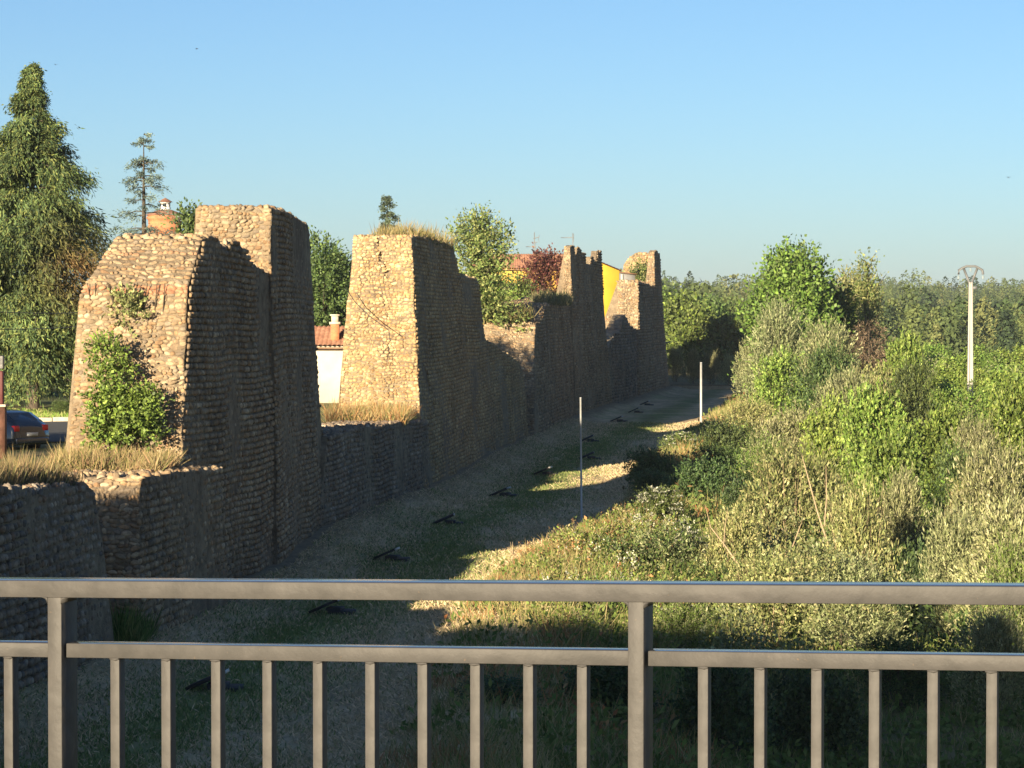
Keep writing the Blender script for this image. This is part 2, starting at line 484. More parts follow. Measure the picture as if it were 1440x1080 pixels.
def wall_section(name, label, cat, pts, width, course=.2, tint=(1, 1, 1), seed=1, near=None, outer_stones=True,
                 near_disp=None, batter_fit=None, bare=.10, top=None, keep=None, bands=()):
    """pts: outline of the outer face as (px,py,Y) listed from the near foot, over the top, to the far foot.
    width: function(z) -> thickness. near: (i0,i1) point indices that make up the end facing the bridge."""
    rng = RS(seed)
    t = thing(name, label, cat, (0, 0, 0))
    P = np.array([at(*p) for p in pts])
    if batter_fit is not None:
        a, b, c = batter_fit
    else:
        A_ = np.c_[np.ones(len(P)), P[:, 1], P[:, 2]]
        a, b, c = np.linalg.lstsq(A_, P[:, 0], rcond=None)[0]
        c = min(c, -.015)
        a = np.mean(P[:, 0] - b * P[:, 1] - c * P[:, 2])
    def X(Y, z): return a + b * Y + c * z
    poly = P[:, 1:].copy()
    # ragged outline
    rag = []
    n = len(poly)
    for i in range(n):
        p, q = poly[i], poly[(i + 1) % n]
        L = np.linalg.norm((q - p) * (.5, 1)); k = max(1, int(L / .6)) if i < n - 1 else 1
        for j in range(k):
            e = p + (q - p) * j / k
            if j and i < n - 1:
                e = e + rng.uniform(-.05, .05, 2) * (2.0, 1) * (0 if near is not None and near[0] <= i < near[1] else 1)
            rag.append(e)
    rag = np.array(rag)
    if near is not None:                        # room for the eroded sheet in front of the core
        a_, b_ = poly[near[0]], poly[near[1]]
        for r_ in range(len(rag)):
            if min(a_[1], b_[1]) - .01 <= rag[r_, 1] <= max(a_[1], b_[1]) + .01 and rag[r_, 0] <= np.interp(rag[r_, 1], poly[near[0]:near[1] + 1, 1], poly[near[0]:near[1] + 1, 0]) + .05:
                rag[r_, 0] += .22
    m = len(rag)
    O = np.c_[X(rag[:, 0], rag[:, 1]), rag]
    wz = np.array([width(z) for z in rag[:, 1]]) * (1 + .07 * (vnoise(rag[:, 1] * 1.0, rag[:, 0] * .3, .7, seed + 8) - .5))
    I = O - np.c_[wz, np.zeros((m, 2))]
    import bmesh
    bm = bmesh.new()
    vo = [bm.verts.new(v) for v in O]; vi = [bm.verts.new(v) for v in I]
    f = bm.faces.new(vo); g = bm.faces.new(vi[::-1])
    for i in range(m):
        j = (i + 1) % m
        bm.faces.new((vo[j], vo[i], vi[i], vi[j]))
    bmesh.ops.triangulate(bm, faces=[f, g])
    bmesh.ops.recalc_face_normals(bm, faces=bm.faces)
    me = bpy.data.meshes.new('rubble_core'); bm.to_mesh(me); bm.free()
    me.materials.append(M_MORTAR)
    o = bpy.data.objects.new('rubble_core', me); COL.objects.link(o); o.parent = t
    Vs, Qs, Ts, Cs, nv = [], [], [], [], 0
    def emit(C, A, B, Nn, a_, b_, h_, rot, tn):
        nonlocal nv
        V, Q, T, c_ = stones_mesh(C, A, B, Nn, a_, b_, h_, rot, rng, tn)
        Vs.append(V); Qs.append(Q + nv); Ts.append(T + nv); Cs.append(c_); nv += len(V)
    # outer face: regular courses of river cobbles
    if outer_stones:
        y0, y1 = poly[:, 0].min(), poly[:, 0].max(); z0, z1 = max(poly[:, 1].min(), -.3), poly[:, 1].max()
        nrow = int((z1 - z0) / course) + 1
        ln = math.sqrt(1 + b * b)
        cy, cz, ha, hb = [], [], [], []
        for r in range(nrow):
            z = z0 + (r + .5) * course
            y = y0 + rng.uniform(0, .2)
            k = int((y1 - y0) * ln / (course * 1.05)) + 4
            wdt = course * 1.05 * rng.uniform(.6, 1.45, k)
            yc = y + np.cumsum(wdt) - wdt / 2
            cy.append(yc / 1.0); cz.append(z + .035 * np.sin(yc * .35 + seed) + (vnoise(yc, yc * 0 + z, 2.5, seed) - .5) * .1 + rng.uniform(-.012, .012, k))
            ha.append(wdt * .5 * 1.02); hb.append(course * .5 * rng.uniform(.76, 1.0, k))
        cy, cz, ha, hb = map(np.concatenate, (cy, cz, ha, hb))
        ok = in_poly(cy, cz, poly)
        er = vnoise(cy, cz * 1.6, 1.3, seed + 3) * .6 + vnoise(cy, cz, .5, seed + 4) * .4
        ok &= er > bare + .12 * vnoise(cy, cz, 6, seed + 9)
        cy, cz, ha, hb = cy[ok], cz[ok], ha[ok], hb[ok]
        d = (vnoise(cy, cz, 2.2, seed + 5) - .5) * .16 + rng.uniform(-.02, .02, len(cy))
        nn = np.array([1, -b, -c]); nn = nn / np.linalg.norm(nn)
        C = np.c_[X(cy, cz), cy, cz] + nn * d[:, None]
        eu = np.array([b, 1, 0]) / ln
        ev = np.cross(nn, eu); ev = ev * np.sign(ev[2])
        k = len(C)
        emit(C, np.tile(eu, (k, 1)), np.tile(ev, (k, 1)), np.tile(nn, (k, 1)), ha, hb, rng.uniform(.04, .08, k) * course / .2,
             rng.normal(0, .08, k), tint)
    # end face toward the bridge: eroded, rows less regular
    if near is not None:
        i0, i1 = near
        ch = poly[i0:i1 + 1]
        zs = ch[:, 1]
        za, zb = zs.min(), zs.max()
        def yat(z): return np.interp(z, zs, ch[:, 0])
        disp = near_disp or (lambda u, z: (vnoise(u, z, .9, seed + 21) - .5) * .32)
        def face_pt(u, z):
            """u metres from the outer corner inward"""
            Yn = yat(z)
            wd = np.vectorize(width)(z)
            e = smooth(0, .3, u) * smooth(0, .3, wd - u)
            return np.stack([X(Yn, z) - u + (vnoise(z, z * 0, .6, seed + 40) - .5) * .08, Yn - disp(u, z) * (.15 + .85 * e) - .004, z], -1)
        nz_, nu_ = int((zb - za) / .14) + 2, 22
        zz = np.linspace(za, zb, nz_)[:, None] * np.ones(nu_); ww = np.vectorize(width)(zz)
        uu = ww * np.linspace(0, 1, nu_)[None, :]
        FP = face_pt(uu, zz)
        ret = FP[:, :1] + np.array([b * .5 - .015, .5, 0])          # return along the outer face
        rin = FP[:, -1:] + np.array([b * .5 + .015, .5, 0])
        FP = np.concatenate([ret, FP, rin], 1)
        mesh('weathered_end', FP.reshape(-1, 3), grid_faces(nz_, nu_ + 2), None, M_MORTAR, t, smooth=True)
        ce = course * .64
        nrow = int((zb - za) / ce) + 1
        cu, cz, ha, hb = [], [], [], []
        for r in range(nrow):
            z = za + (r + .5) * ce
            if z > zb: break
            wd = width(z)
            k = int(wd / (ce * 1.75)) + 2
            wdt = ce * 1.7 * rng.uniform(.45, 1.7, k)
            wdt *= wd / wdt.sum()
            u = np.cumsum(wdt) - wdt / 2
            cu.append(u); cz.append(z + .04 * np.sin(u * 2 + r) + rng.uniform(-.025, .025, k) + (vnoise(u, u * 0 + z, .8, seed + 30) - .5) * .12)
            ha.append(wdt * .5 * 1.06); hb.append(ce * .5 * rng.uniform(.8, 1.35, k))
        cu, cz, ha, hb = map(np.concatenate, (cu, cz, ha, hb))
        ok = vnoise(cu, cz, .4, seed + 31) > bare * .5
        if keep is not None:
            ok &= keep(cu, cz)
        cu, cz, ha, hb = cu[ok], cz[ok], ha[ok], hb[ok]
        C = face_pt(cu, cz); k = len(C)
        tl = (ch[-1] - ch[0]); nn = np.array([0, -tl[1], tl[0]]); nn = nn / np.linalg.norm(nn)
        Nn = np.tile(nn, (k, 1)) + rng.normal(0, .12, (k, 3))
        Nn /= np.linalg.norm(Nn, axis=1)[:, None]
        A = np.tile([-1., 0, 0], (k, 1)); Bv = np.cross(Nn, A); Bv *= np.sign(Bv[:, 2:3]); Bv /= np.linalg.norm(Bv, axis=1)[:, None]
        emit(C, A, Bv, Nn, ha, hb, rng.uniform(.02, .06, k) * course / .2, rng.normal(0, .25, k), tint)
        for (b0, b1, bc) in bands:
            sel = (cz > b0) & (cz < b1)
            Cs[-1][np.repeat(sel, 25)] = np.array(bc) * np.repeat(rng.uniform(.75, 1.2, int(sel.sum())), 25)[:, None]
    # loose stones bedded along the broken top
    if top is None:
        top = (near[1] if near else 1, n - 2)
    C, Nn = [], []
    for i in range(top[0], top[1]):
        p, q = poly[i], poly[i + 1]
        L = np.linalg.norm(q - p); k = int(L * width(p[1]) / (course * course * 1.6)) + 1
        s = rng.uniform(0, 1, k); e = p + (q - p) * s[:, None]
        wd = np.vectorize(width)(e[:, 1])
        u = rng.uniform(.02, .98, k) * wd
        C.append(np.c_[X(e[:, 0], e[:, 1]) - u, e[:, 0], e[:, 1] - .02])
        tn = np.array([0, -(q - p)[1], (q - p)[0]]); tn = tn / (np.linalg.norm(tn) + 1e-9)
        Nn.append(np.tile(tn, (k, 1)))
    if C:
        C = np.concatenate(C); Nn = np.concatenate(Nn); k = len(C)
        Nn = Nn + rng.normal(0, .25, (k, 3)); Nn /= np.linalg.norm(Nn, axis=1)[:, None]
        A = np.cross(Nn, [0, 1., 0]); A /= np.linalg.norm(A, axis=1)[:, None] + 1e-6
        Bv = np.cross(Nn, A)
        emit(C, A, Bv, Nn, course * rng.uniform(.4, .8, k), course * rng.uniform(.4, .7, k), rng.uniform(.06, .16, k) * course / .2, rng.uniform(0, 3, k), np.array(tint) * 1.05)
    mesh('cobble_facing', np.concatenate(Vs), np.concatenate(Qs), np.concatenate(Ts), M_STONE, t, col=np.concatenate(Cs), smooth=True)
    return t

def wf(*kv):
    zs = [a for a, _ in kv]; ws = [b for _, b in kv]
    return lambda z: float(np.interp(z, zs, ws))
def zof(py, Y): return EYE - (py - HZ) / F * Y

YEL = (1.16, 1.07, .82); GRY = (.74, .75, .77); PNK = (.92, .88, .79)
# low wall in the lower left corner, higher toward the bridge where the picture ends
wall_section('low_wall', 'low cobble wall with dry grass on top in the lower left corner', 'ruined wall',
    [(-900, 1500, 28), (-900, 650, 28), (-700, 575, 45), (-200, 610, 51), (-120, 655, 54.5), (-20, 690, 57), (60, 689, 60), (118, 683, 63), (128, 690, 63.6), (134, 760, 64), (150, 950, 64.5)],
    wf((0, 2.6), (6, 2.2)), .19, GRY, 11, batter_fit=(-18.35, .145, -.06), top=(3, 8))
# plinth between it and the first tall stub
wall_section('wall_plinth', 'broken cobble plinth in front of the tallest wall stub', 'ruined wall',
    [(192, 960, 66.5), (190, 700, 66.8), (192, 672, 67.2), (215, 668, 69), (262, 660, 74.5), (262, 900, 75)],
    wf((0, 3.2), (5, 2.4)), .18, PNK, 12, near=(0, 2), batter_fit=(-18.55, .148, -.03))
wall_section('wall_stub', 'tall cobble wall stub overgrown with green ivy on its sunny end', 'ruined wall',
    [(243, 880, 73.0), (262, 655, 74.0), (269, 400, 75.3), (283, 336, 77.2), (290, 333, 78), (303, 336, 79), (311, 352, 79.8), (325, 340, 81), (334, 339, 81.5), (345, 352, 82.6), (352, 372, 83.4), (372, 380, 85), (388, 390, 87), (395, 810, 87)],
    wf((0, 3.3), (3.9, 2.95), (8.3, 2.85), (8.7, 2.7), (9.4, 2.5), (9.95, 2.35)), .172, PNK, 13, near=(0, 3), bands=((8.42, 8.62, (.40, .21, .13)), (9.45, 9.53, (.34, .22, .14))))
wall_section('wall_tower', 'highest square stub of cobble wall against the sky', 'ruined wall',
    [(378, 825, 85.5), (387, 390, 86), (387, 293, 86.2), (398, 294, 88), (412, 304, 93), (425, 318, 98), (428, 326, 98.4), (440, 460, 99.5), (455, 590, 101), (470, 745, 103.2)],
    wf((0, 3.2), (8, 2.4), (11.2, 2.25)), .172, PNK, 14, near=(1, 2))
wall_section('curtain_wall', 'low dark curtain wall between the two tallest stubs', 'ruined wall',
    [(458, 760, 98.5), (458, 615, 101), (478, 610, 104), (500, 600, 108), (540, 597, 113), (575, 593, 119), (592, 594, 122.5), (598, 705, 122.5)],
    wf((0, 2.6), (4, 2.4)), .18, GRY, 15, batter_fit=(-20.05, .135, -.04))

def dB(u, z):
    # left half stands proud of the broken right half, split by a deep crack
    z = np.asarray(z); u = np.asarray(u)
    left = smooth(1.15, 1.35, u + .25 * (vnoise(z, z * 0, 1.1, 77) - .5))
    d = (vnoise(u, z, .8, 61) - .5) * .3 + left * .06 * smooth(5.2, 6.5, z)
    crack = np.exp(-((u - 1.25 - .18 * np.sin(z * 1.9)) / .09) ** 2) * smooth(9.2, 9.7, z) * smooth(11.3, 10.6, z)
    return d - .42 * crack
wall_section('wall_stub', 'yellow lit cobble wall stub with grass on top and a hanging cable', 'ruined wall',
    [(600, 702, 120.8), (592, 640, 121.4), (585, 580, 122), (584, 480, 122.6), (580, 334, 123.6), (600, 333, 128), (625, 340, 135), (640, 351, 140), (645, 372, 141), (648, 386, 141.5), (666, 393, 150), (671, 430, 151), (679, 478, 152), (688, 486, 157), (712, 498, 164), (728, 508, 170), (738, 520, 173), (742, 560, 174), (741, 592, 173), (746, 640, 174)],
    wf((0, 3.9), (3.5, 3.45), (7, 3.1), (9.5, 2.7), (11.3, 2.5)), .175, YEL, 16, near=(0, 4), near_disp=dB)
wall_section('wall_stub', 'mid-distance wall stub with a flat grassy shoulder and sunlit end', 'ruined wall',
    [(754, 628, 173), (752, 600, 174), (752, 500, 176), (752, 456, 178), (757, 452, 181), (764, 429, 186), (785, 424, 196), (803, 419, 206), (803, 560, 207), (812, 600, 207)],
    wf((0, 3.6), (5, 3.4), (7.2, 3.2), (8, 3.2)), .21, PNK, 17, near=(0, 3))
wall_section('wall_tower', 'tall dark tower stub with a jagged crenellated top', 'ruined wall',
    [(806, 600, 206), (803, 420, 206), (803, 348, 206.2), (806, 345, 207.5), (809, 347, 208.8), (809.5, 360, 209.2), (812, 361, 210.2), (812.5, 348, 210.6), (817, 350, 213), (819, 356, 214), (823, 356, 216), (824, 371, 216.6), (829, 372, 219.6), (830, 361, 220.2), (833, 362, 222), (834, 369, 222.8), (836, 366, 224), (837, 353, 225), (842.5, 354, 228), (846, 400, 228.6), (850, 440, 229.3), (857, 486, 230.5), (863, 572, 232.5)],
    wf((0, 3.4), (8, 1.3), (9, .6), (13, .4)), .21, PNK, 18, near=(1, 2), top=(0, 0))
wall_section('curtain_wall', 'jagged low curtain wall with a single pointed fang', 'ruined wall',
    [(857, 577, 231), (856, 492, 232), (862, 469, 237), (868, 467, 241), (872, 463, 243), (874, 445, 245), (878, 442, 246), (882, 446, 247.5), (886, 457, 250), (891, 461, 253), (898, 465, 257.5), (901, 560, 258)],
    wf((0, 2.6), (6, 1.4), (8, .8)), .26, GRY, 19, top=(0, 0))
wall_section('wall_stub', 'farthest square wall stub with a pale sunlit end', 'ruined wall',
    [(899, 562, 254.5), (898, 468, 255.6), (897, 396, 256.4), (905, 398, 262), (916, 402, 270), (922, 405, 274), (928, 552, 275)],
    wf((0, 4.2), (6, 3.4), (7.3, 3.0), (7.8, 1.8), (10.7, 1.85)), .27, PNK, 20, near=(0, 2))
wall_section('wall_pinnacle', 'thin pinnacle of masonry at the far end of the wall', 'ruined wall',
    [(926, 552, 273), (920, 403, 272.5), (919.5, 356, 273), (921, 352, 274), (924, 353, 275.5), (926, 356, 276.5), (928, 356, 278), (930, 405, 278.5), (934, 460, 280), (941, 548, 283.5)],
    wf((0, 2.6), (9, .9), (14, .5)), .27, PNK, 21, near=(1, 2), top=(0, 0))
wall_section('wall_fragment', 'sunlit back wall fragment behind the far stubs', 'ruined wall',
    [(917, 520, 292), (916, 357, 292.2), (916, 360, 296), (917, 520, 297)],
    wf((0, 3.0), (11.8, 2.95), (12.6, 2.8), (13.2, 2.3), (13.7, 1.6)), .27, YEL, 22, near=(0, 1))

# ------------------------------------------------------------------ plants
def unit(v):
    return v / (np.linalg.norm(v, axis=-1, keepdims=True) + 1e-9)

def leaves(C, D, Nn, L, W):
    """kite-shaped leaves: base C, long axis D, face normal Nn, length L, width W -> verts, quads"""
    n = len(C)
    S = unit(np.cross(D, Nn))
    L = np.broadcast_to(L, (n,))[:, None]; W = np.broadcast_to(W, (n,))[:, None]
    Nu = unit(np.cross(S, D))
    mid = C + D * L * .45 + Nu * L * .06
    V = np.stack([C, mid + S * W * .5, C + D * L, mid - S * W * .5], 1)
    return V.reshape(-1, 3), np.arange(n * 4).reshape(-1, 4)

def pal_cols(rng, n, pal, p=None, v=.25):
    pal = np.array(pal)
    c = pal[rng.choice(len(pal), n, p=p)] * rng.uniform(1 - v, 1 + v, (n, 1))
    return np.repeat(c, 4, axis=0)

G_POP = [(0.144, 0.227, 0.041), (0.193, 0.275, 0.055), (0.103, 0.172, 0.034), (0.234, 0.296, 0.076)]
G_WIL = [(0.236, 0.262, 0.117), (0.299, 0.318, 0.154), (0.181, 0.213, 0.09), (0.362, 0.362, 0.2)]
G_OLV = [(.235, .25, .09), (.295, .295, .115), (.18, .205, .075), (.36, .325, .16)]
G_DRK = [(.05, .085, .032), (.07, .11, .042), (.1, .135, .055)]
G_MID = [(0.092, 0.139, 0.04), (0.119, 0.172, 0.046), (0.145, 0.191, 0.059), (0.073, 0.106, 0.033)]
G_DRY = [(.34, .26, .12), (.27, .21, .10), (.40, .32, .17), (.2, .18, .07)]
G_RUS = [(.30, .13, .06), (.36, .2, .09), (.24, .15, .07)]
G_FLW = [(.62, .62, .50), (.5, .52, .38)]
G_PLM = [(.12, .04, .04), (.16, .055, .05), (.09, .035, .035)]

def crown(rng, lobes, n_twig, per, tl, L, W, pal, up=.5, droop=0.0, rnd=.6, inner=.25, p=None, gap=.0):
    """leafy twigs over a set of lobes (x,y,z,rx,ry,rz)"""
    lobes = np.array(lobes, float)
    vol = (lobes[:, 3] * lobes[:, 4] + lobes[:, 3] * lobes[:, 5])
    k = rng.choice(len(lobes), n_twig, p=vol / vol.sum())
    d = unit(rng.normal(0, 1, (n_twig, 3)))
    d[:, 2] = np.where(d[:, 2] < -.55, -d[:, 2] * .6, d[:, 2])
    r = np.where(rng.uniform(0, 1, n_twig) < inner, rng.uniform(.25, .8, n_twig), rng.uniform(.78, 1.1, n_twig) + np.where(rng.uniform(0, 1, n_twig) < .14, rng.uniform(0, .45, n_twig), 0))
    Pt = lobes[k, :3] + d * lobes[k, 3:] * r[:, None]
    if gap > 0:
        q = vnoise(Pt[:, 0] + Pt[:, 2] * .7, Pt[:, 1] + Pt[:, 2] * .9, gap, 3) + rng.uniform(-.15, .15, n_twig)
        s = q > .38
        Pt, d, k = Pt[s], d[s], k[s]
    n = len(Pt)
    T = unit(d + np.array([0, 0, up]) + rng.normal(0, rnd * .6, (n, 3)))
    ln = tl * rng.uniform(.6, 1.3, n)
    s = (np.arange(per) + .5) / per
    C = Pt[:, None] + T[:, None] * (ln[:, None] * s[None])[..., None] - np.array([0, 0, 1.]) * (droop * ln[:, None] * s[None] ** 2)[..., None]
    m = n * per
    C = C.reshape(-1, 3) + rng.normal(0, L * .35, (m, 3))
    D = unit(np.repeat(T, per, 0) + rng.normal(0, rnd, (m, 3)) - np.array([0, 0, droop]))
    Nn = unit(np.repeat(d, per, 0) * 1.0 + np.array([0, 0, .2]) + rng.normal(0, .42, (m, 3)))
    tw = np.repeat(rng.uniform(.55, 1.4, n), per)
    V, Q = leaves(C, D, Nn, L * rng.uniform(.7, 1.3, m), W * rng.uniform(.7, 1.3, m))
    col = pal_cols(rng, m, pal, p) * np.repeat(tw, 4)[:, None]
    return V, Q, col

def make_lobes(rng, n, R, H, z0, shape='dome'):
    out = []
    for i in range(n):
        f = (i + .5) / n
        z = z0 + (H - z0) * (.12 + .8 * f)
        if shape == 'dome': rr = R * math.sqrt(max(.05, 1 - ((z - z0 * 1.0) / (H - z0)) ** 2.2)) * .75
        elif shape == 'column': rr = R * .5 * (1 - .5 * f)
        else: rr = R * (1 - f) * .75
        a = i * 2.4 + rng.uniform(-.5, .5)
        q = rng.uniform(.2, .9) * rr
        s = rng.uniform(.36, .58) * R * (1 - .25 * f)
        if shape == 'column': s *= .9
        out.append((q * math.cos(a), q * math.sin(a), min(z, H - s * .8), s, s, s * rng.uniform(.8, 1.15)))
    return out

def stems(mb, rng, lobes, z0=-.3, r=.05, n=None, lean=.25):
    for l in (lobes if n is None else lobes[:n]):
        b = np.array([l[0] * lean + rng.uniform(-.1, .1), l[1] * lean + rng.uniform(-.1, .1), z0])
        e = np.array(l[:3]) + np.array([0, 0, l[5] * .3])
        mdl = (b + e) / 2 + np.array([rng.uniform(-.15, .15), rng.uniform(-.15, .15), .1 * (e[2] - z0)])
        mb.tube([b, mdl, e], [r, r * .65, r * .2], 5)

class Proto:
    """foliage mesh + stem mesh shared by the copies of one kind of plant"""
    def __init__(s, fol, stem, H, extra=None):
        s.fol, s.stem, s.H, s.extra = fol, stem, H, extra

def data_only(o):
    me = o.data
    bpy.data.objects.remove(o)
    return me

def shrub_proto(seed, R, H, nl, n_twig, per, tl, L, W, pal, mat=None, flowers=0, bare=0, shape='dome', **kw):
    rng = RS(seed)
    lob = make_lobes(rng, nl, R, H, H * .06, shape)
    V, Q, c = crown(rng, lob, n_twig, per, tl, L, W, pal, **kw)
    fol = data_only(mesh('foliage', V, Q, None, mat or M_LEAF, col=c))
    mb = MB(); stems(mb, rng, lob, r=.035 * H / 3)
    if bare:
        for i in range(bare):
            a = rng.uniform(0, 2 * PI); rr = R * rng.uniform(.2, .8)
            b = np.array([rr * .3 * math.cos(a), rr * .3 * math.sin(a), 0]); e = np.array([rr * math.cos(a), rr * math.sin(a), H * rng.uniform(.85, 1.12)])
            mb.tube([b, (b + e) / 2 + rng.uniform(-.12, .12, 3), e], [.022, .016, .006], 4)
    st = data_only(mb.build('stem', M_TWIG if bare else M_BARK))
    ex = None
    if flowers:
        C = []
        for i in range(flowers):
            l = lob[rng.randint(len(lob))]; d = unit(rng.normal(0, 1, 3)); d[2] = abs(d[2])
            ctr = np.array(l[:3]) + d * np.array(l[3:]) * 1.12 + np.array([0, 0, .12])
            C.append(ctr + rng.normal(0, 1, (14, 3)) * (.09, .09, .025))
        C = np.concatenate(C); n = len(C)
        V, Q = leaves(C, unit(rng.normal(0, 1, (n, 3)) * (1, 1, .3)), unit(rng.normal(0, .4, (n, 3)) + (0, -.4, 1)), .12, .11)
        ex = data_only(mesh('white_flowers', V, Q, None, M_DRY, col=pal_cols(rng, n, G_FLW)))
    return Proto(fol, st, H, ex)

def plant(pr, name, label, cat, x, y, z, h, rz=0.0, wid=1.0, group=None):
    s = h / pr.H
    t = thing(name, label, cat, (x, y, z), rz, group)
    for me, nm in ((pr.fol, 'foliage'), (pr.stem, 'stem'), (pr.extra, 'flower_heads')):
        if me is None: continue
        o = bpy.data.objects.new(nm, me); COL.objects.link(o); o.parent = t
        o.scale = (s * wid, s * wid, s)
    return t

WILLOW = [shrub_proto(101 + i, 2.1, 3.2, 10, 1500, 10, .42, .15, .045, G_WIL, up=.7, rnd=.45) for i in range(2)]
POPLAR_SHRUB = [shrub_proto(111 + i, 1.9, 3.6, 10, 950, 10, .4, .125, .095, G_POP, up=.9, rnd=.6) for i in range(2)]
OLIVE = [shrub_proto(121 + i, 2.2, 3.0, 9, 1300, 9, .36, .13, .055, G_OLV, bare=16, up=.8, rnd=.55) for i in range(2)]
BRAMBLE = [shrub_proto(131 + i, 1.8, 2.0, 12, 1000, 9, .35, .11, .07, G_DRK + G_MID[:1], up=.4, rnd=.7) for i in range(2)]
ELDER = shrub_proto(141, 1.6, 2.2, 12, 850, 9, .32, .11, .055, G_MID, flowers=95, up=.5)
YPOP = [shrub_proto(151 + i, 1.5, 4.2, 12, 620, 9, .42, .17, .13, G_POP, up=1.0, rnd=.55) for i in range(3)]
LONGLEAF = shrub_proto(161, 1.9, 2.6, 12, 900, 10, .4, .12, .04, G_POP[:2] + G_WIL[:2], up=.6)
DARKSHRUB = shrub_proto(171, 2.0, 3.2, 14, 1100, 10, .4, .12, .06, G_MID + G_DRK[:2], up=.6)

def top_plant(pr, name, label, cat, px, py, Y, wid=None, group=None, rz=None, sink=.15):
    """place a plant so that its top is seen at (px,py) and it stands on the terrain at distance Y"""
    x, y, zt = at(px, py, Y)
    z = float(terrain(x, Y)) - sink
    h = max(.5, zt - z)
    rz = (px * .37 + Y * 1.3) % 6.28 if rz is None else rz
    w = 1.0
    if wid is not None:                          # wanted width in photo pixels
        w = wid / F * Y / (2 * pr.R * h / pr.H)
        w = max(.45, min(2.2, w))
    return plant(pr, name, label, cat, x, y, z, h, rz, w, group)
for pr_, R_ in ((WILLOW, 2.3), (POPLAR_SHRUB, 2.0), (OLIVE, 2.4), (BRAMBLE, 1.9), (YPOP, 1.5)):
    for q in pr_: q.R = R_
ELDER.R, LONGLEAF.R, DARKSHRUB.R = 1.7, 2.0, 2.1

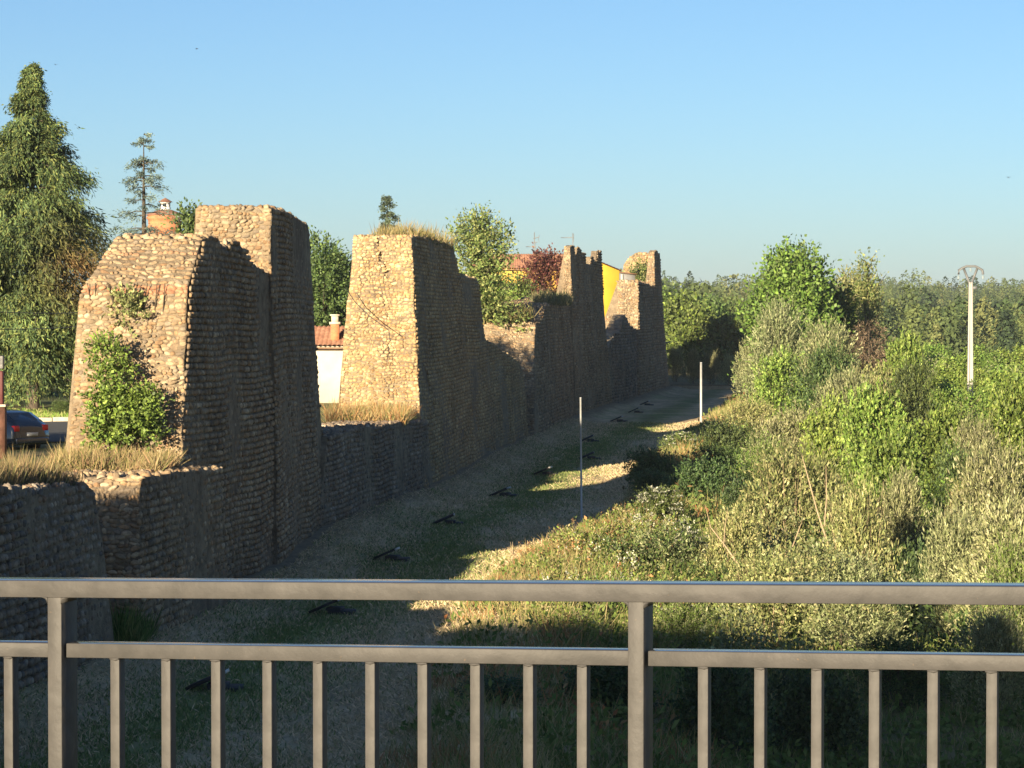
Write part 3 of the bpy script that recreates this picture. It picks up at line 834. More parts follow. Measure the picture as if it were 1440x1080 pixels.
W0, W1 = WILLOW; P0, P1 = POPLAR_SHRUB; O0, O1 = OLIVE; B0, B1 = BRAMBLE
SHRUBS = [
 # proto, name, label, px, top py, Y, width px
 (ELDER, 'elder_bush', 'white flowering elder bush beside the reddish weeds on the bank', 925, 694, 100, 95),
 (ELDER, 'elder_bush', 'small elder with white umbels in front of the twiggy olive bush', 968, 752, 88, 70),
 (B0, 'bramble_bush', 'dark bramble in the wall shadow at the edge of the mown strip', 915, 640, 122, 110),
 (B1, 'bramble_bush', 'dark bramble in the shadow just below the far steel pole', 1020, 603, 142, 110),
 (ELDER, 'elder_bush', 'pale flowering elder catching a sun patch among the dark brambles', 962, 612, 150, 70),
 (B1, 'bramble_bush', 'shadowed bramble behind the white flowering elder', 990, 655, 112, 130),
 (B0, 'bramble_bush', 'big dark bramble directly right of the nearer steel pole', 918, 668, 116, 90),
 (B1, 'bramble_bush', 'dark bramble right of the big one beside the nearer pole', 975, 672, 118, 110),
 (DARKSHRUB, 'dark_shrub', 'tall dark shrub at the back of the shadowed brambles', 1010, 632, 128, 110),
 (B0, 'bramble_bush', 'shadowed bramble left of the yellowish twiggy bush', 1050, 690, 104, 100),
 (LONGLEAF, 'leafy_shrub', 'fresh green leafy shrub half in the wall shadow below the olive willows', 1075, 622, 118, 110),
 (O0, 'twiggy_bush', 'yellowish twiggy bush with bare pale stems in the middle of the scrub', 1120, 650, 96, 190),
 (O1, 'twiggy_bush', 'brownish olive bush at the brink of the dark hollow', 1205, 700, 88, 150),
 (O1, 'twiggy_bush', 'low tan twiggy bush behind the top rail near the middle post', 1035, 728, 86, 130),
 (O0, 'twiggy_bush', 'olive bush between the two handrails right of the middle post', 1085, 790, 76, 190),
 (W1, 'willow_bush', 'olive willow between the handrails beside the dark hollow', 1195, 800, 75, 170),
 (W0, 'willow_bush', 'big silvery willow bush on the right above the top rail', 1400, 655, 92, 170),
 (W1, 'willow_bush', 'silvery willow bush in front of the right edge', 1420, 735, 77, 210),
 (W0, 'willow_bush', 'rounded grey willow just right of the dark hollow', 1348, 742, 80, 130),
 (W1, 'willow_bush', 'grey willow sprouting over the dark hollow', 1270, 690, 95, 120),
 (P0, 'poplar_sapling', 'bright green poplar thicket in the centre of the right half', 1225, 560, 120, 130),
 (P1, 'poplar_sapling', 'bright green poplar sapling left of the thicket centre', 1165, 575, 126, 90),
 (P1, 'poplar_sapling', 'bright poplar sapling hanging down toward the dark hollow', 1262, 615, 108, 120),
 (P0, 'poplar_sapling', 'yellow-green poplar sapling by the dry meadow', 1330, 585, 122, 110),
 (DARKSHRUB, 'dark_shrub', 'grey-green shrub below the yellow-green poplar sapling', 1345, 640, 104, 90),
 (W0, 'willow_bush', 'olive willow behind the twiggy bush, left of the poplar thicket', 1120, 590, 132, 150),
 (O1, 'twiggy_bush', 'yellow olive bush at the inner edge of the scrub below the far pole', 1050, 570, 160, 110),
 (P1, 'poplar_sapling', 'lime green sapling standing over the bend of the mown strip', 1090, 505, 180, 100),
 (DARKSHRUB, 'dark_shrub', 'dark green shrub between the lime sapling and the pale seeding willow', 1160, 500, 178, 120),
 (W1, 'willow_bush', 'pale seeding willow in front of the big poplar', 1095, 448, 205, 130),
 (W0, 'willow_bush', 'pale willow spreading right below the big poplar', 1165, 475, 200, 120),
 (O0, 'twiggy_bush', 'pale brown seeding bush left of the round dark shrub', 1225, 530, 165, 100),
 (DARKSHRUB, 'dark_shrub', 'round dark shrub at the end of the open meadow', 1285, 520, 158, 90),
 (P0, 'poplar_sapling', 'bright poplar sapling at the left end of the plantation', 1275, 482, 195, 80),
 (W1, 'willow_bush', 'grey willow low beside the mown strip at its bend', 1055, 490, 230, 60),
 (P1, 'poplar_sapling', 'broad green sapling at the right edge beside the dry meadow', 1432, 545, 128, 110),
 (O1, 'twiggy_bush', 'olive bush behind the silvery willow at the right', 1365, 690, 98, 130),
 (LONGLEAF, 'leafy_shrub', 'fresh green shrub at the right edge above the top rail', 1435, 770, 72, 120),
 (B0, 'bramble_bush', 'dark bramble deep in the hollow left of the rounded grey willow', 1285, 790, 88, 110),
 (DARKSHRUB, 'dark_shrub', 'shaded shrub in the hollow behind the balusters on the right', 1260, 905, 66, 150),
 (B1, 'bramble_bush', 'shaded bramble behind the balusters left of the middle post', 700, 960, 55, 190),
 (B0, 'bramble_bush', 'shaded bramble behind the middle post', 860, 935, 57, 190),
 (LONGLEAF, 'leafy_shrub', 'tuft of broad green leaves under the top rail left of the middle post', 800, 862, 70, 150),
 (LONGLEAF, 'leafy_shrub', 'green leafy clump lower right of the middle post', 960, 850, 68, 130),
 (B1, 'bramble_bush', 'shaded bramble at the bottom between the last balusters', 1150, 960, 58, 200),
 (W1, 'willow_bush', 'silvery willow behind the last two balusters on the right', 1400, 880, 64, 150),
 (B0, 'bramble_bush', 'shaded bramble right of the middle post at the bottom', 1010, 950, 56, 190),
 (W0, 'willow_bush', 'grey-green willow straight below the distant power pole', 1370, 610, 115, 80),
 (W0, 'willow_bush', 'olive willow below the pale brown seeding bush', 1190, 540, 150, 110),
]
for pr, nm, lab, px, py, Y, wd in SHRUBS:
    top_plant(pr, nm, lab, {'elder_bush': 'bush', 'bramble_bush': 'bramble', 'twiggy_bush': 'bush', 'willow_bush': 'willow', 'leafy_shrub': 'shrub',
                            'poplar_sapling': 'poplar', 'dark_shrub': 'shrub'}[nm], px, py, Y, wd)

# rows of young poplars beyond the meadow
def plantation():
    rng = RS(77); k = 0
    for Y in (150, 163, 176, 190, 204, 220, 236, 254, 272, 292):
        px0 = 1238 if Y > 185 else (1300 if Y > 170 else 1372)
        x0 = (px0 - 720) / F * Y + rng.uniform(0, 2)
        for x in np.arange(x0, .25 * Y + 6, 3.0 if Y > 185 else 3.6):
            px = 720 + x / Y * F
            if px < px0 or px > 1680: continue
            xx, yy = x + rng.uniform(-.8, .8), Y + rng.uniform(-3, 3)
            h = rng.uniform(.85, 1.12) * np.interp(Y, [150, 200, 290], [3.2, 4.3, 5.4])
            plant(YPOP[k % 3], 'young_poplar', 'young poplar with bright round leaves in the plantation rows', 'poplar', xx, yy,
                  float(terrain(xx, yy)) - .1, h, rng.uniform(0, 6.3), rng.uniform(.9, 1.35), 'young poplars of the plantation')
            k += 1
plantation()

# low growth of the bank and river side: one mass
def undergrowth():
    rng = RS(303)
    n = 19000
    Y = 44 + (330 - 44) * rng.uniform(0, 1, n) ** 1.7
    half = Y * .28 + 12
    x = bankx(Y) - .35 + rng.uniform(0, 1, n) ** 1.15 * (half - bankx(Y) + 2)
    s = (x < half + 3)
    x, Y = x[s], Y[s]; n = len(x)
    d = x - bankx(Y)
    pt = vnoise(x, Y, 4.0, 41)
    h = np.clip(.25 + .75 * smooth(-.8, 2.5, d), .2, 1) * rng.uniform(.35, 1.0, n) * np.where(Y < 64, .8, 1) * (1 + Y / 260) * np.where(d > 5, .6, 1)
    h *= np.where((Y > 90) & (Y < 150) & (x > Y * .163), .55, 1)      # open dry meadow
    per = 18
    base = np.stack([x, Y, terrain(x, Y) - .03], 1)
    m = n * per
    dirs = unit(np.stack([rng.normal(0, .5, m), rng.normal(0, .5, m), np.ones(m)], 1))
    hh = np.repeat(h, per); ty = np.repeat(np.where(pt + rng.uniform(-.2, .2, n) > .52, 0, 1), per)
    dry = np.repeat(d < 2.2, per) & (rng.uniform(0, 1, m) < .62)
    k = rng.uniform(0, 1, m)
    C = np.repeat(base, per, 0) + rng.normal(0, .22, (m, 3)) * (1, 1, 0)
    blade = (ty == 1) | dry
    C = C + np.where(blade, 0, 1)[:, None] * dirs * (hh * k)[:, None]
    sc = np.repeat(1 + Y / 120, per)
    L = np.where(blade, hh * rng.uniform(.6, 1.2, m), .13 * sc); W = np.where(blade, .013 * sc, .06 * sc)
    D = np.where(blade[:, None], dirs, unit(rng.normal(0, 1, (m, 3)) + (0, 0, .3)))
    Nn = unit(np.stack([rng.normal(0, .7, m), -np.ones(m), rng.uniform(.2, 1.2, m)], 1))
    V, Q = leaves(C, D, Nn, L, W)
    A = np.array([(.11, .15, .04), (.15, .18, .055), (.085, .12, .03)]); B = np.array([(.27, .22, .10), (.2, .19, .07), (.34, .27, .14)]); R = np.array(G_RUS)
    ci = rng.randint(0, 3, m)
    c = np.where(blade[:, None], np.where((rng.uniform(0, 1, m) < .45)[:, None], B[ci], A[ci] * 1.1), A[ci])
    c = np.where(dry[:, None], B[ci] * 1.1, c)
    red = np.repeat(vnoise(x, Y, 2.2, 44) > .7, per) & (rng.uniform(0, 1, m) < .5) & np.repeat(d < 5, per)
    c = np.where(red[:, None], R[ci], c) * rng.uniform(.75, 1.25, (m, 1))
    o = mesh('undergrowth', V, Q, None, M_DRY, col=np.repeat(c, 4, 0))
    tag(o, 'tangled weeds, dry grass and herbs covering the river bank', 'undergrowth', kind='stuff')
undergrowth()

def grass_patch(name, label, pts_fn, n, h, pal, seed, W=.02, spread=.35, cat='grass', lean=(0, 0)):
    rng = RS(seed)
    B = pts_fn(rng, n)
    D = unit(np.stack([rng.normal(lean[0], spread, n), rng.normal(lean[1], spread, n), np.ones(n)], 1))
    Nn = unit(np.stack([rng.normal(0, .6, n), -np.ones(n), rng.uniform(.1, .8, n)], 1))
    V, Q = leaves(B, D, Nn, h * rng.uniform(.3, 1.25, n) * (.35 + 1.15 * vnoise(B[:, 0] * 1.6, B[:, 1] * .8, .55, seed)), W * rng.uniform(.6, 1.4, n))
    o = mesh(name, V, Q, None, M_DRY, col=pal_cols(rng, n, pal))
    return tag(o, label, cat, kind='stuff')

# stubble and cut hay on the mown strip
def strip_pts(rng, n):
    Y = 46 + (200 - 46) * rng.uniform(0, 1, n) ** 1.8
    w0 = wallx(Y); w1 = bankx(Y)
    x = w0 + .2 + rng.uniform(0, 1, n) * (w1 - w0 + .4)
    return np.stack([x, Y, terrain(x, Y) - .01], 1)
def mown_grass():
    rng = RS(401)
    n = 190000
    B = strip_pts(rng, n)
    x, y = B[:, 0], B[:, 1]
    w = x - wallx(y)
    cw = 4.2 + 1.2 * smooth(130, 190, y) + 1.4 * (vnoise(x * 0, y, 22, 8) - .5)
    g = np.exp(-((w - cw) / 1.9) ** 2) * .85 + .6 * np.clip(vnoise(x * 3.2, y, 5, 6) - .45, 0, 1)
    green = rng.uniform(0, 1, n) < np.clip(g, 0, .92)
    keep = rng.uniform(0, 1, n) < np.clip(.25 + 1.1 * vnoise(x * 2.0, y * .6, .8, 16), 0, 1)
    B, green = B[keep], green[keep]; n = len(B)
    D = unit(np.stack([rng.normal(0, .8, n), rng.normal(0, .8, n), np.where(green, 1.2, .45)], 1))
    Nn = unit(np.stack([rng.normal(0, .6, n), -np.ones(n), rng.uniform(.3, 1.2, n)], 1))
    far = 1 + B[:, 1] / 160
    V, Q = leaves(B, D, Nn, np.where(green, .13, .17) * rng.uniform(.5, 1.3, n), .016 * far * rng.uniform(.7, 1.4, n))
    hp = np.array([(.60, .46, .27), (.44, .35, .2), (.66, .53, .33), (.36, .31, .17)]); gp = np.array([(.17, .22, .075), (.24, .28, .10), (.13, .17, .06)])
    c = np.where(green[:, None], gp[rng.randint(0, 3, n)], hp[rng.randint(0, 4, n)]) * rng.uniform(.75, 1.25, (n, 1))
    o = mesh('cut_hay', V, Q, None, M_DRY, col=np.repeat(c, 4, 0))
    tag(o, 'mown green grass and pale cut hay strewn over the strip below the wall', 'grass', kind='stuff')
mown_grass()

# grass and climbers on the ruins
def top_strip(px0, px1, Y0, Y1, py0, py1, back=2.0, zj=.0):
    def f(rng, n):
        t = rng.uniform(0, 1, n); px = px0 + (px1 - px0) * t; Y = Y0 + (Y1 - Y0) * t; py = py0 + (py1 - py0) * t
        p = np.stack([(px - 720) / F * Y, Y, EYE - (py - HZ) / F * Y], 1)
        p[:, 0] -= rng.uniform(.0, back, n); p[:, 2] += zj
        return p
    return f
grass_patch('wall_grass', 'tall dry grass on the low wall at the left edge', top_strip(-30, 118, 58, 63.3, 691, 686, 2.2, -.05), 7000, .72, G_DRY[:3] + [(.3, .2, .13), (.2, .2, .09)], 411, .019, .33)
grass_patch('wall_grass', 'dry grass heap at the foot of the ivy covered wall end', lambda r, n: np.stack([r.uniform(-11.6, -8.7, n), r.uniform(70.5, 73.4, n), np.full(n, 3.9) + r.uniform(-.05, .05, n)], 1), 6500, .55, G_DRY[:3] + [(.38, .23, .14), (.42, .30, .16), (.18, .18, .06)], 412, .02, .6)
grass_patch('wall_grass', 'dry grass crest on top of the yellow lit stub', top_strip(586, 640, 125.5, 139, 337, 351, 2.1, -.1), 3200, .8, G_DRY + [(.2, .2, .07)], 413, .03, .35)
grass_patch('wall_grass', 'reddish dry weeds at the foot of the yellow lit stub', lambda r, n: np.stack([r.uniform(-7.6, -4.3, n), r.uniform(116, 121.6, n), 3.15 + r.uniform(0, .3, n)], 1), 6500, .72, G_DRY[:3] + G_RUS[:2] + [(.4, .24, .12), (.15, .17, .05)], 414, .022, .5)
grass_patch('wall_grass', 'dry grass on the flat shoulder of the mid-distance stub', lambda r, n: np.stack([r.uniform(-2.4, 1.2, n), r.uniform(178, 186, n), 7.0 + r.uniform(0, .35, n) + 0, ], 1), 3200, 1.0, G_DRY + [(.16, .17, .06)], 415, .05, .4)
grass_patch('wall_grass', 'grey-green grass on the shoulder under the jagged tower', lambda r, n: np.stack([r.uniform(1.4, 4.0, n), r.uniform(188, 205, n), 8.2 + r.uniform(0, .3, n)], 1), 2200, .8, [(.2, .19, .1), (.14, .16, .07), (.26, .22, .12)], 416, .05, .4)
grass_patch('foot_grass', 'rank green grass in the dark corner at the wall foot', lambda r, n: np.stack([r.uniform(-9.4, -8.5, n), r.uniform(65.2, 67.5, n), r.uniform(0, .35, n)], 1), 1500, .75, G_MID + G_OLV[:1], 417, .025, .35)
grass_patch('bank_weeds', 'golden dry weeds with red docks on the lit tip of the bank', lambda r, n: (lambda Y, d: np.stack([bankx(Y) + d, Y, terrain(bankx(Y) + d, Y)], 1))(72 + 28 * r.uniform(0, 1, n) ** .8, r.uniform(-.5, 3.4, n)), 22000, .42, G_DRY + G_RUS[:1] + [(.24, .25, .08), (.18, .23, .07), (.14, .2, .06)], 418, .022, .6)

def ivy(name, label, cen, n, pal, seed, L=.13):
    """leafy climber spread over a wall end; cen = list of (x,y,z,rx,ry,rz)"""
    rng = RS(seed)
    t = thing(name, label, 'climbing plant', cen[0][:3])
    lob = [(c[0] - cen[0][0], c[1] - cen[0][1], c[2] - cen[0][2], c[3], c[4], c[5]) for c in cen]
    V, Q, c = crown(rng, lob, n, 9, .35, L, L * .7, pal, up=.3, rnd=.7)
    mesh('foliage', V, Q, None, M_LEAF, t, col=c)
    mb = MB()
    for i in range(9):
        x = rng.uniform(-.7, .7)
        mb.tube([(x, .35, -2.0), (x + rng.uniform(-.3, .3), .3, -.8), (x * 1.3 + rng.uniform(-.3, .3), .25, .6)], [.035, .025, .01], 5)
    mb.build('stem', M_BARK, t)
ivy('wall_ivy', 'bright green leafy shrub climbing the sunny end of the nearest stub',
    [(-10.05, 73.4, 5.2, .6, .4, .5), (-10.5, 73.7, 6.75, .36, .25, .42), (-9.7, 73.35, 4.8, .5, .4, .5), (-10.45, 73.4, 5.4, .4, .35, .7), (-9.5, 73.5, 5.5, .34, .28, .4), (-10.3, 73.8, 6.2, .38, .28, .4), (-10.6, 73.4, 4.6, .35, .35, .4)], 850, G_POP[:3] + G_MID[:2], 421, .1)
ivy('wall_ivy', 'small yellowish climber high on the ivy covered stub', [(-10.15, 74.9, 8.1, .28, .2, .3), (-9.95, 75.0, 7.7, .2, .2, .3)], 90, G_OLV, 422, .1)

def herb_mass(name, label, spots, n, pal, seed, L=.1, W=.06, h=.5):
    rng = RS(seed)
    lob = []
    for (px, py, Y) in spots:
        x = (px - 720) / F * Y; z = float(terrain(x, Y))
        for k in range(4):
            s = rng.uniform(.2, .45)
            lob.append((x + rng.normal(0, .35), Y + rng.normal(0, .5), z + h * rng.uniform(.3, .9), s, s, s * rng.uniform(.7, 1.2)))
    V, Q, c = crown(rng, lob, n, 8, .25, L, W, pal, up=.7, rnd=.7)
    o = mesh(name, V, Q, None, M_LEAF, col=c)
    return tag(o, label, 'weeds', kind='stuff')
_r = RS(19)
def thicket():
    rng = RS(440)
    VV, QQ, CC, nv = [], [], [], 0
    pals = [G_POP, G_OLV, G_WIL, G_MID, G_POP[:2] + G_MID[:2], G_OLV + G_DRY[:1]]
    for k in range(230):
        Y = 66 + (250 - 66) * rng.uniform(0, 1) ** 1.35
        lo = bankx(Y) + 3.2; hi = Y * .26 + 8
        if hi <= lo: continue
        x = rng.uniform(lo, hi)
        if 104 < Y < 156 and x > Y * .158: continue
        if 68 < Y < 118 and 1222 < 720 + x / Y * F < 1335: continue
        f = smooth(3, 9, x - bankx(Y))
        z = float(terrain(x, Y)); r = rng.uniform(.55, 1.2) * (1 + Y / 400); h = rng.uniform(.5, 1.0 + .9 * f) * (1 + Y / 300)
        lob = [(x + rng.normal(0, .6), Y + rng.normal(0, .6), z + h * rng.uniform(.4, 1), r * rng.uniform(.5, .9), r * rng.uniform(.5, .9), h * rng.uniform(.4, .7)) for _ in range(4)]
        q = pals[int(vnoise(x, Y, 6, 52) * 5.99)]
        sz = .075 + Y * .0005
        V, Q, c = crown(rng, lob, 85, 10, .42, sz, sz * rng.uniform(.35, .7), q, up=.8, rnd=.6)
        VV.append(V); QQ.append(Q + nv); CC.append(c); nv += len(V)
    o = mesh('thicket', np.concatenate(VV), np.concatenate(QQ), None, M_LEAF, col=np.concatenate(CC))
    tag(o, 'continuous mixed green thicket filling the river bank between the bushes', 'thicket', kind='stuff')
thicket()
def bank_spots(n, a, b, d0, d1):
    Y = _r.uniform(a, b, n); x = bankx(Y) + _r.uniform(d0, d1, n)
    return [(720 + x[i] / Y[i] * F, 0, Y[i]) for i in range(n)]
herb_mass('green_herbs', 'green leafy herbs among the dry weeds of the bank', bank_spots(60, 66, 104, .9, 4.5), 3200, G_POP[:3] + G_OLV, 431)
herb_mass('rusty_docks', 'rust red dock seed heads among the bank weeds', bank_spots(26, 84, 104, .6, 3.4), 480, G_RUS + G_DRY[:1], 432, .055, .035, .6)
herb_mass('pale_umbels', 'pale flowering umbels scattered over the bank weeds', bank_spots(16, 70, 100, 1.5, 5.5), 420, G_FLW + G_POP[3:], 433, .06, .06, .8)

# ------------------------------------------------------------------ trees
def trunk(mb, rng, H, r, fork=.35, nb=7, spread=.3):
    mb.tube([(0, 0, -.4), (rng.uniform(-.1, .1), rng.uniform(-.1, .1), H * .3), (rng.uniform(-.2, .2), rng.uniform(-.2, .2), H * .62), (0, 0, H * .93)], [r, r * .78, r * .45, r * .08], 8)
    for i in range(nb):
        f = fork + (.85 - fork) * (i + .5) / nb; a = i * 2.4 + rng.uniform(-.4, .4)
        L = H * spread * (1 - f * .6)
        b = np.array([0, 0, H * f]); e = b + np.array([math.cos(a) * L, math.sin(a) * L, L * .9])
        mb.tube([b, (b + e) / 2 + (0, 0, -.06 * L), e], [r * .4 * (1.1 - f), r * .26 * (1.1 - f), r * .05], 6)

def broadleaf(name, label, cat, x, y, z, H, R, seed, pal, n_twig, L, W, shape='dome', nl=22, z0=.25, **kw):
    rng = RS(seed)
    t = thing(name, label, cat, (x, y, z))
    lob = make_lobes(rng, nl, R, H, H * z0, shape)
    V, Q, c = crown(rng, lob, n_twig, 10, L * 5, L, W, pal, **kw)
    mesh('crown', V, Q, None, M_LEAF, t, col=c)
    mb = MB(); trunk(mb, rng, H, .022 * H + .06); mb.build('trunk', M_BARK, t, smooth=True)
    return t
def tree_top(name, label, cat, px, py, Y, wid, seed, pal, n, L, W, zg=None, **kw):
    x, y, zt = at(px, py, Y)
    zg = float(terrain(x, Y)) if zg is None else zg
    return broadleaf(name, label, cat, x, y, zg, zt - zg, wid / F * Y / 2, seed, pal, n, L, W, **kw)

tree_top('poplar_tree', 'broad bright green poplar towering over the scrub', 'poplar', 1118, 366, 230, 150, 501, G_POP[:3] + G_MID[2:3], 3400, .3, .22, shape='dome', nl=34, z0=.12, up=.8, gap=1.6)
tree_top('poplar_tree', 'lower leafy poplar leaning right beside the broad one', 'poplar', 1165, 410, 238, 90, 502, G_POP[:3] + G_MID[:1], 1600, .3, .22, nl=20, z0=.12, up=.8, gap=1.6)
tree_top('thin_tree', 'thin half bare tree with a wispy top right of the broad poplar', 'tree', 1219, 361, 250, 50, 503, G_OLV[:2] + G_MID[1:3], 520, .3, .14, shape='column', nl=16, z0=.15, up=1.5, gap=1.5)
tree_top('thin_tree', 'short wispy tree close left of the half bare one', 'tree', 1195, 384, 254, 60, 504, G_OLV[:3] + G_WIL, 900, .28, .12, shape='column', nl=16, z0=.1, up=1.2, gap=1.4)
tree_top('dead_tree', 'brown dead vines draped over a snag left of the plantation', 'tree', 1222, 455, 222, 60, 505, [(.17, .12, .08), (.22, .16, .10), (.12, .09, .06)], 500, .3, .05, nl=12, z0=.1, up=-.3, droop=.4)
for i, (px, py, Y, w, lab) in enumerate([
    (962, 424, 330, 50, 'tall leafy tree right behind the far end of the wall'),
    (1000, 436, 345, 64, 'rounded dark tree left of the pale willows at the far bend'),
    (938, 420, 352, 50, 'tree partly hidden by the pinnacle at the far end of the wall'),
    (1035, 432, 360, 60, 'tree between the rounded dark one and the broad poplar'),
    (983, 452, 322, 50, 'lower yellow-green tree at the far end of the mown strip'),
    (1020, 465, 318, 48, 'low dark tree in the shade at the far bend')]):
    tree_top('woodland_tree', lab, 'tree', px, py, Y, w, 510 + i, G_MID + (G_POP[1:3] if i in (0, 4, 2) else G_MID[:1]), 900, .4, .28, nl=18, z0=.08, up=.7, gap=1.8)
for i, (px, py, Y, w) in enumerate([(950, 494, 300, 34), (975, 497, 296, 30), (1000, 500, 298, 36), (1025, 505, 288, 34)]):
    top_plant(WILLOW[i % 2], 'willow_bush', ['pale low bush at the foot of the far pinnacle', 'second pale low bush at the far end of the mown strip', 'pale low bush straight above the far steel pole', 'low bush where the mown strip bends out of sight'][i], 'willow', px, py, Y, w)
for i, (px, py, Y, w, lab, dk) in enumerate([
    (455, 338, 150, 80, 'dark walnut tree in the gap beside the cream house', 1),
    (432, 352, 152, 60, 'dark tree half hidden by the highest stub', 1),
    (478, 360, 156, 50, 'dark tree touching the left edge of the yellow stub', 1),
    (273, 297, 118, 36, 'small leafy tree between the brick turret and the highest stub', 1)]):
    tree_top('village_tree', lab, 'tree', px, py, Y, w, 530 + i, (G_DRK + G_MID[:2]), 900, .17, .11, zg=3.4, nl=18, z0=.25, gap=1.0)
tree_top('village_tree', 'light green feathery tree behind the cream house roof', 'tree', 466, 388, 165, 66, 540, G_MID[1:3] + G_OLV[:1], 1100, .2, .07, zg=3.6, shape='cone', nl=18, z0=.1, up=1.0)
tree_top('walnut_tree', 'airy tree rising behind the right shoulder of the yellow stub', 'tree', 672, 304, 178, 100, 541, G_MID[1:3] + G_OLV[:1], 1500, .2, .12, zg=3.6, nl=26, z0=.25, gap=1.5, inner=.15)
tree_top('garden_bush', 'sunlit green bush right of the airy tree', 'bush', 682, 392, 198, 84, 542, G_POP[:3] + G_OLV[:2], 1100, .2, .12, zg=4.3, nl=18, z0=.5)
tree_top('garden_bush', 'low bush in front of the red leaved plum', 'bush', 728, 400, 212, 60, 543, G_MID + G_DRK[:1], 700, .2, .12, zg=5.0, nl=14, z0=.1)
tree_top('plum_tree', 'dark red leaved plum in front of the ochre house', 'tree', 762, 361, 226, 66, 544, G_PLM + [(.2, .1, .06)], 900, .22, .14, zg=4.6, nl=16, z0=.25, gap=1.2)
tree_top('wall_shrub', 'green shrub on the back wall fragment behind the farthest stub', 'shrub', 901, 384, 289, 26, 545, G_MID + G_OLV[:2], 300, .3, .2, zg=8.6, nl=9, z0=.05)

def conifer(name, label, cat, x, y, z, H, R, seed, pal, nb, per, sp_len, sp_w, hang=.8, droop=.35, z0=.1, wisp=0, expo=.8, brown=None, curl=.25, sat=1.0, lat=.09):
    """branches droop from the stem and carry hanging sprays"""
    rng = RS(seed)
    t = thing(name, label, cat, (x, y, z))
    f = rng.uniform(0, 1, nb) ** .85; f = np.sort(f)
    zb = H * (z0 + (1 - z0) * f); a = np.arange(nb) * 2.39996 + rng.uniform(-.4, .4, nb)
    Lb = R * np.minimum(1, (1 - f) / sat) ** expo * rng.uniform(.42, 1.15, nb) + .15
    if wisp:
        w = rng.choice(nb, wisp, replace=False); Lb[w] *= rng.uniform(1.15, 1.5, wisp)
    s = rng.uniform(.12, 1.0, (nb, per)) ** .7
    ca, sa = np.cos(a)[:, None], np.sin(a)[:, None]
    rad = Lb[:, None] * s
    Px = rad * ca; Py = rad * sa
    Pz = zb[:, None] + rad * .22 - droop * Lb[:, None] * s ** 2 * 1.2 + curl * Lb[:, None] * np.maximum(0, s - .75) * 1.2
    P0 = np.stack([Px, Py, Pz], -1).reshape(-1, 3)
    m = len(P0)
    P0 = P0 + rng.normal(0, 1, (m, 3)) * (lat * np.repeat(Lb, per)[:, None] + .06) * (1, 1, .5)
    out = np.repeat(np.stack([ca[:, 0], sa[:, 0], np.zeros(nb)], 1), per, 0)
    q = 4
    ln = sp_len * rng.uniform(.6, 1.4, m) * np.repeat(.35 + .65 * np.minimum(1, Lb / (R * .5)), per)
    tt = (np.arange(q) + .5) / q
    dirv = unit(out * (1 - hang) * 1.6 + np.array([0, 0, -hang]) + rng.normal(0, .25, (m, 3)))
    C = (P0[:, None] + dirv[:, None] * (ln[:, None] * tt[None])[..., None]).reshape(-1, 3)
    C = C + rng.normal(0, sp_w * .9, C.shape)
    n = len(C)
    D = unit(np.repeat(dirv, q, 0) + rng.normal(0, .35, (n, 3)))
    Nn = unit(np.repeat(out, q, 0) + rng.normal(0, .5, (n, 3)) + (0, 0, .3))
    V, Q = leaves(C, D, Nn, np.repeat(ln, q) * .5 * rng.uniform(.7, 1.3, n), sp_w * rng.uniform(.7, 1.4, n))
    tone = np.repeat(rng.uniform(.75, 1.2, m) * np.repeat(rng.uniform(.65, 1.35, nb), per), q * 4)
    c = pal_cols(rng, n, pal) * tone[:, None]
    if brown is not None:
        bx, by, bz, br, bc = brown
        w = np.exp(-(((V - np.array([bx, by, bz])) / br) ** 2).sum(1))[:, None]
        c = c * (1 - w) + np.array(bc) * w * rng.uniform(.7, 1.3, (len(V), 1))
    mesh('foliage', V, Q, None, M_CONIFER, t, col=c)
    mb = MB(); r = .018 * H + .03
    mb.tube([(0, 0, -.3), (0, 0, H * .5), (0, 0, H * .98)], [r, r * .6, .015], 8)
    for i in range(0, nb, max(1, nb // 120)):
        ss = np.array([0, .35, .7, 1.0]); L = Lb[i]
        mb.tube(np.stack([L * ss * math.cos(a[i]), L * ss * math.sin(a[i]), zb[i] + L * ss * .22 - droop * L * ss ** 2 * 1.2 + curl * L * np.maximum(0, ss - .75) * 1.2], 1), [r * .14, r * .1, r * .06, .006], 4)
    mb.build('trunk', M_BARK, t)
    return t
G_CYP = [(.10, .148, .05), (.135, .185, .055), (.07, .115, .043), (.19, .215, .065), (.045, .075, .034)]
G_CED = [(.12, .17, .14), (.15, .20, .165), (.095, .14, .115), (.18, .225, .18)]
x_, y_, zt_ = at(46, 92, 134)
conifer('weeping_cypress', 'huge weeping cypress with yellow-green hanging sprays at the left', 'conifer', x_, y_, 3.3, zt_ - 3.3, 4.5, 601, G_CYP, 210, 190, .5, .055, hang=.68, droop=.42, z0=.1, wisp=44, expo=1.1, sat=.66, lat=.11, brown=(2.6, -2.2, 6.4, 1.7, (.17, .10, .04)))
x_, y_, zt_ = at(-45, 140, 150)
conifer('weeping_cypress', 'second weeping cypress cut off by the left edge', 'conifer', x_, y_, 3.3, zt_ - 3.3, 4.6, 602, G_CYP, 170, 150, .5, .06, hang=.75, droop=.5, z0=.1, wisp=14, expo=1.2, sat=.6, lat=.12)
x_, y_, zt_ = at(203, 189, 160)
conifer('young_cedar', 'slender blue-grey cedar with see-through branches beside the brick turret', 'conifer', x_, y_, 3.4, zt_ - 3.4, 2.7, 603, G_CED, 64, 36, .4, .05, hang=.4, droop=.35, z0=.2, wisp=14, expo=.8, curl=.8)
x_, y_, zt_ = at(545, 277, 175)
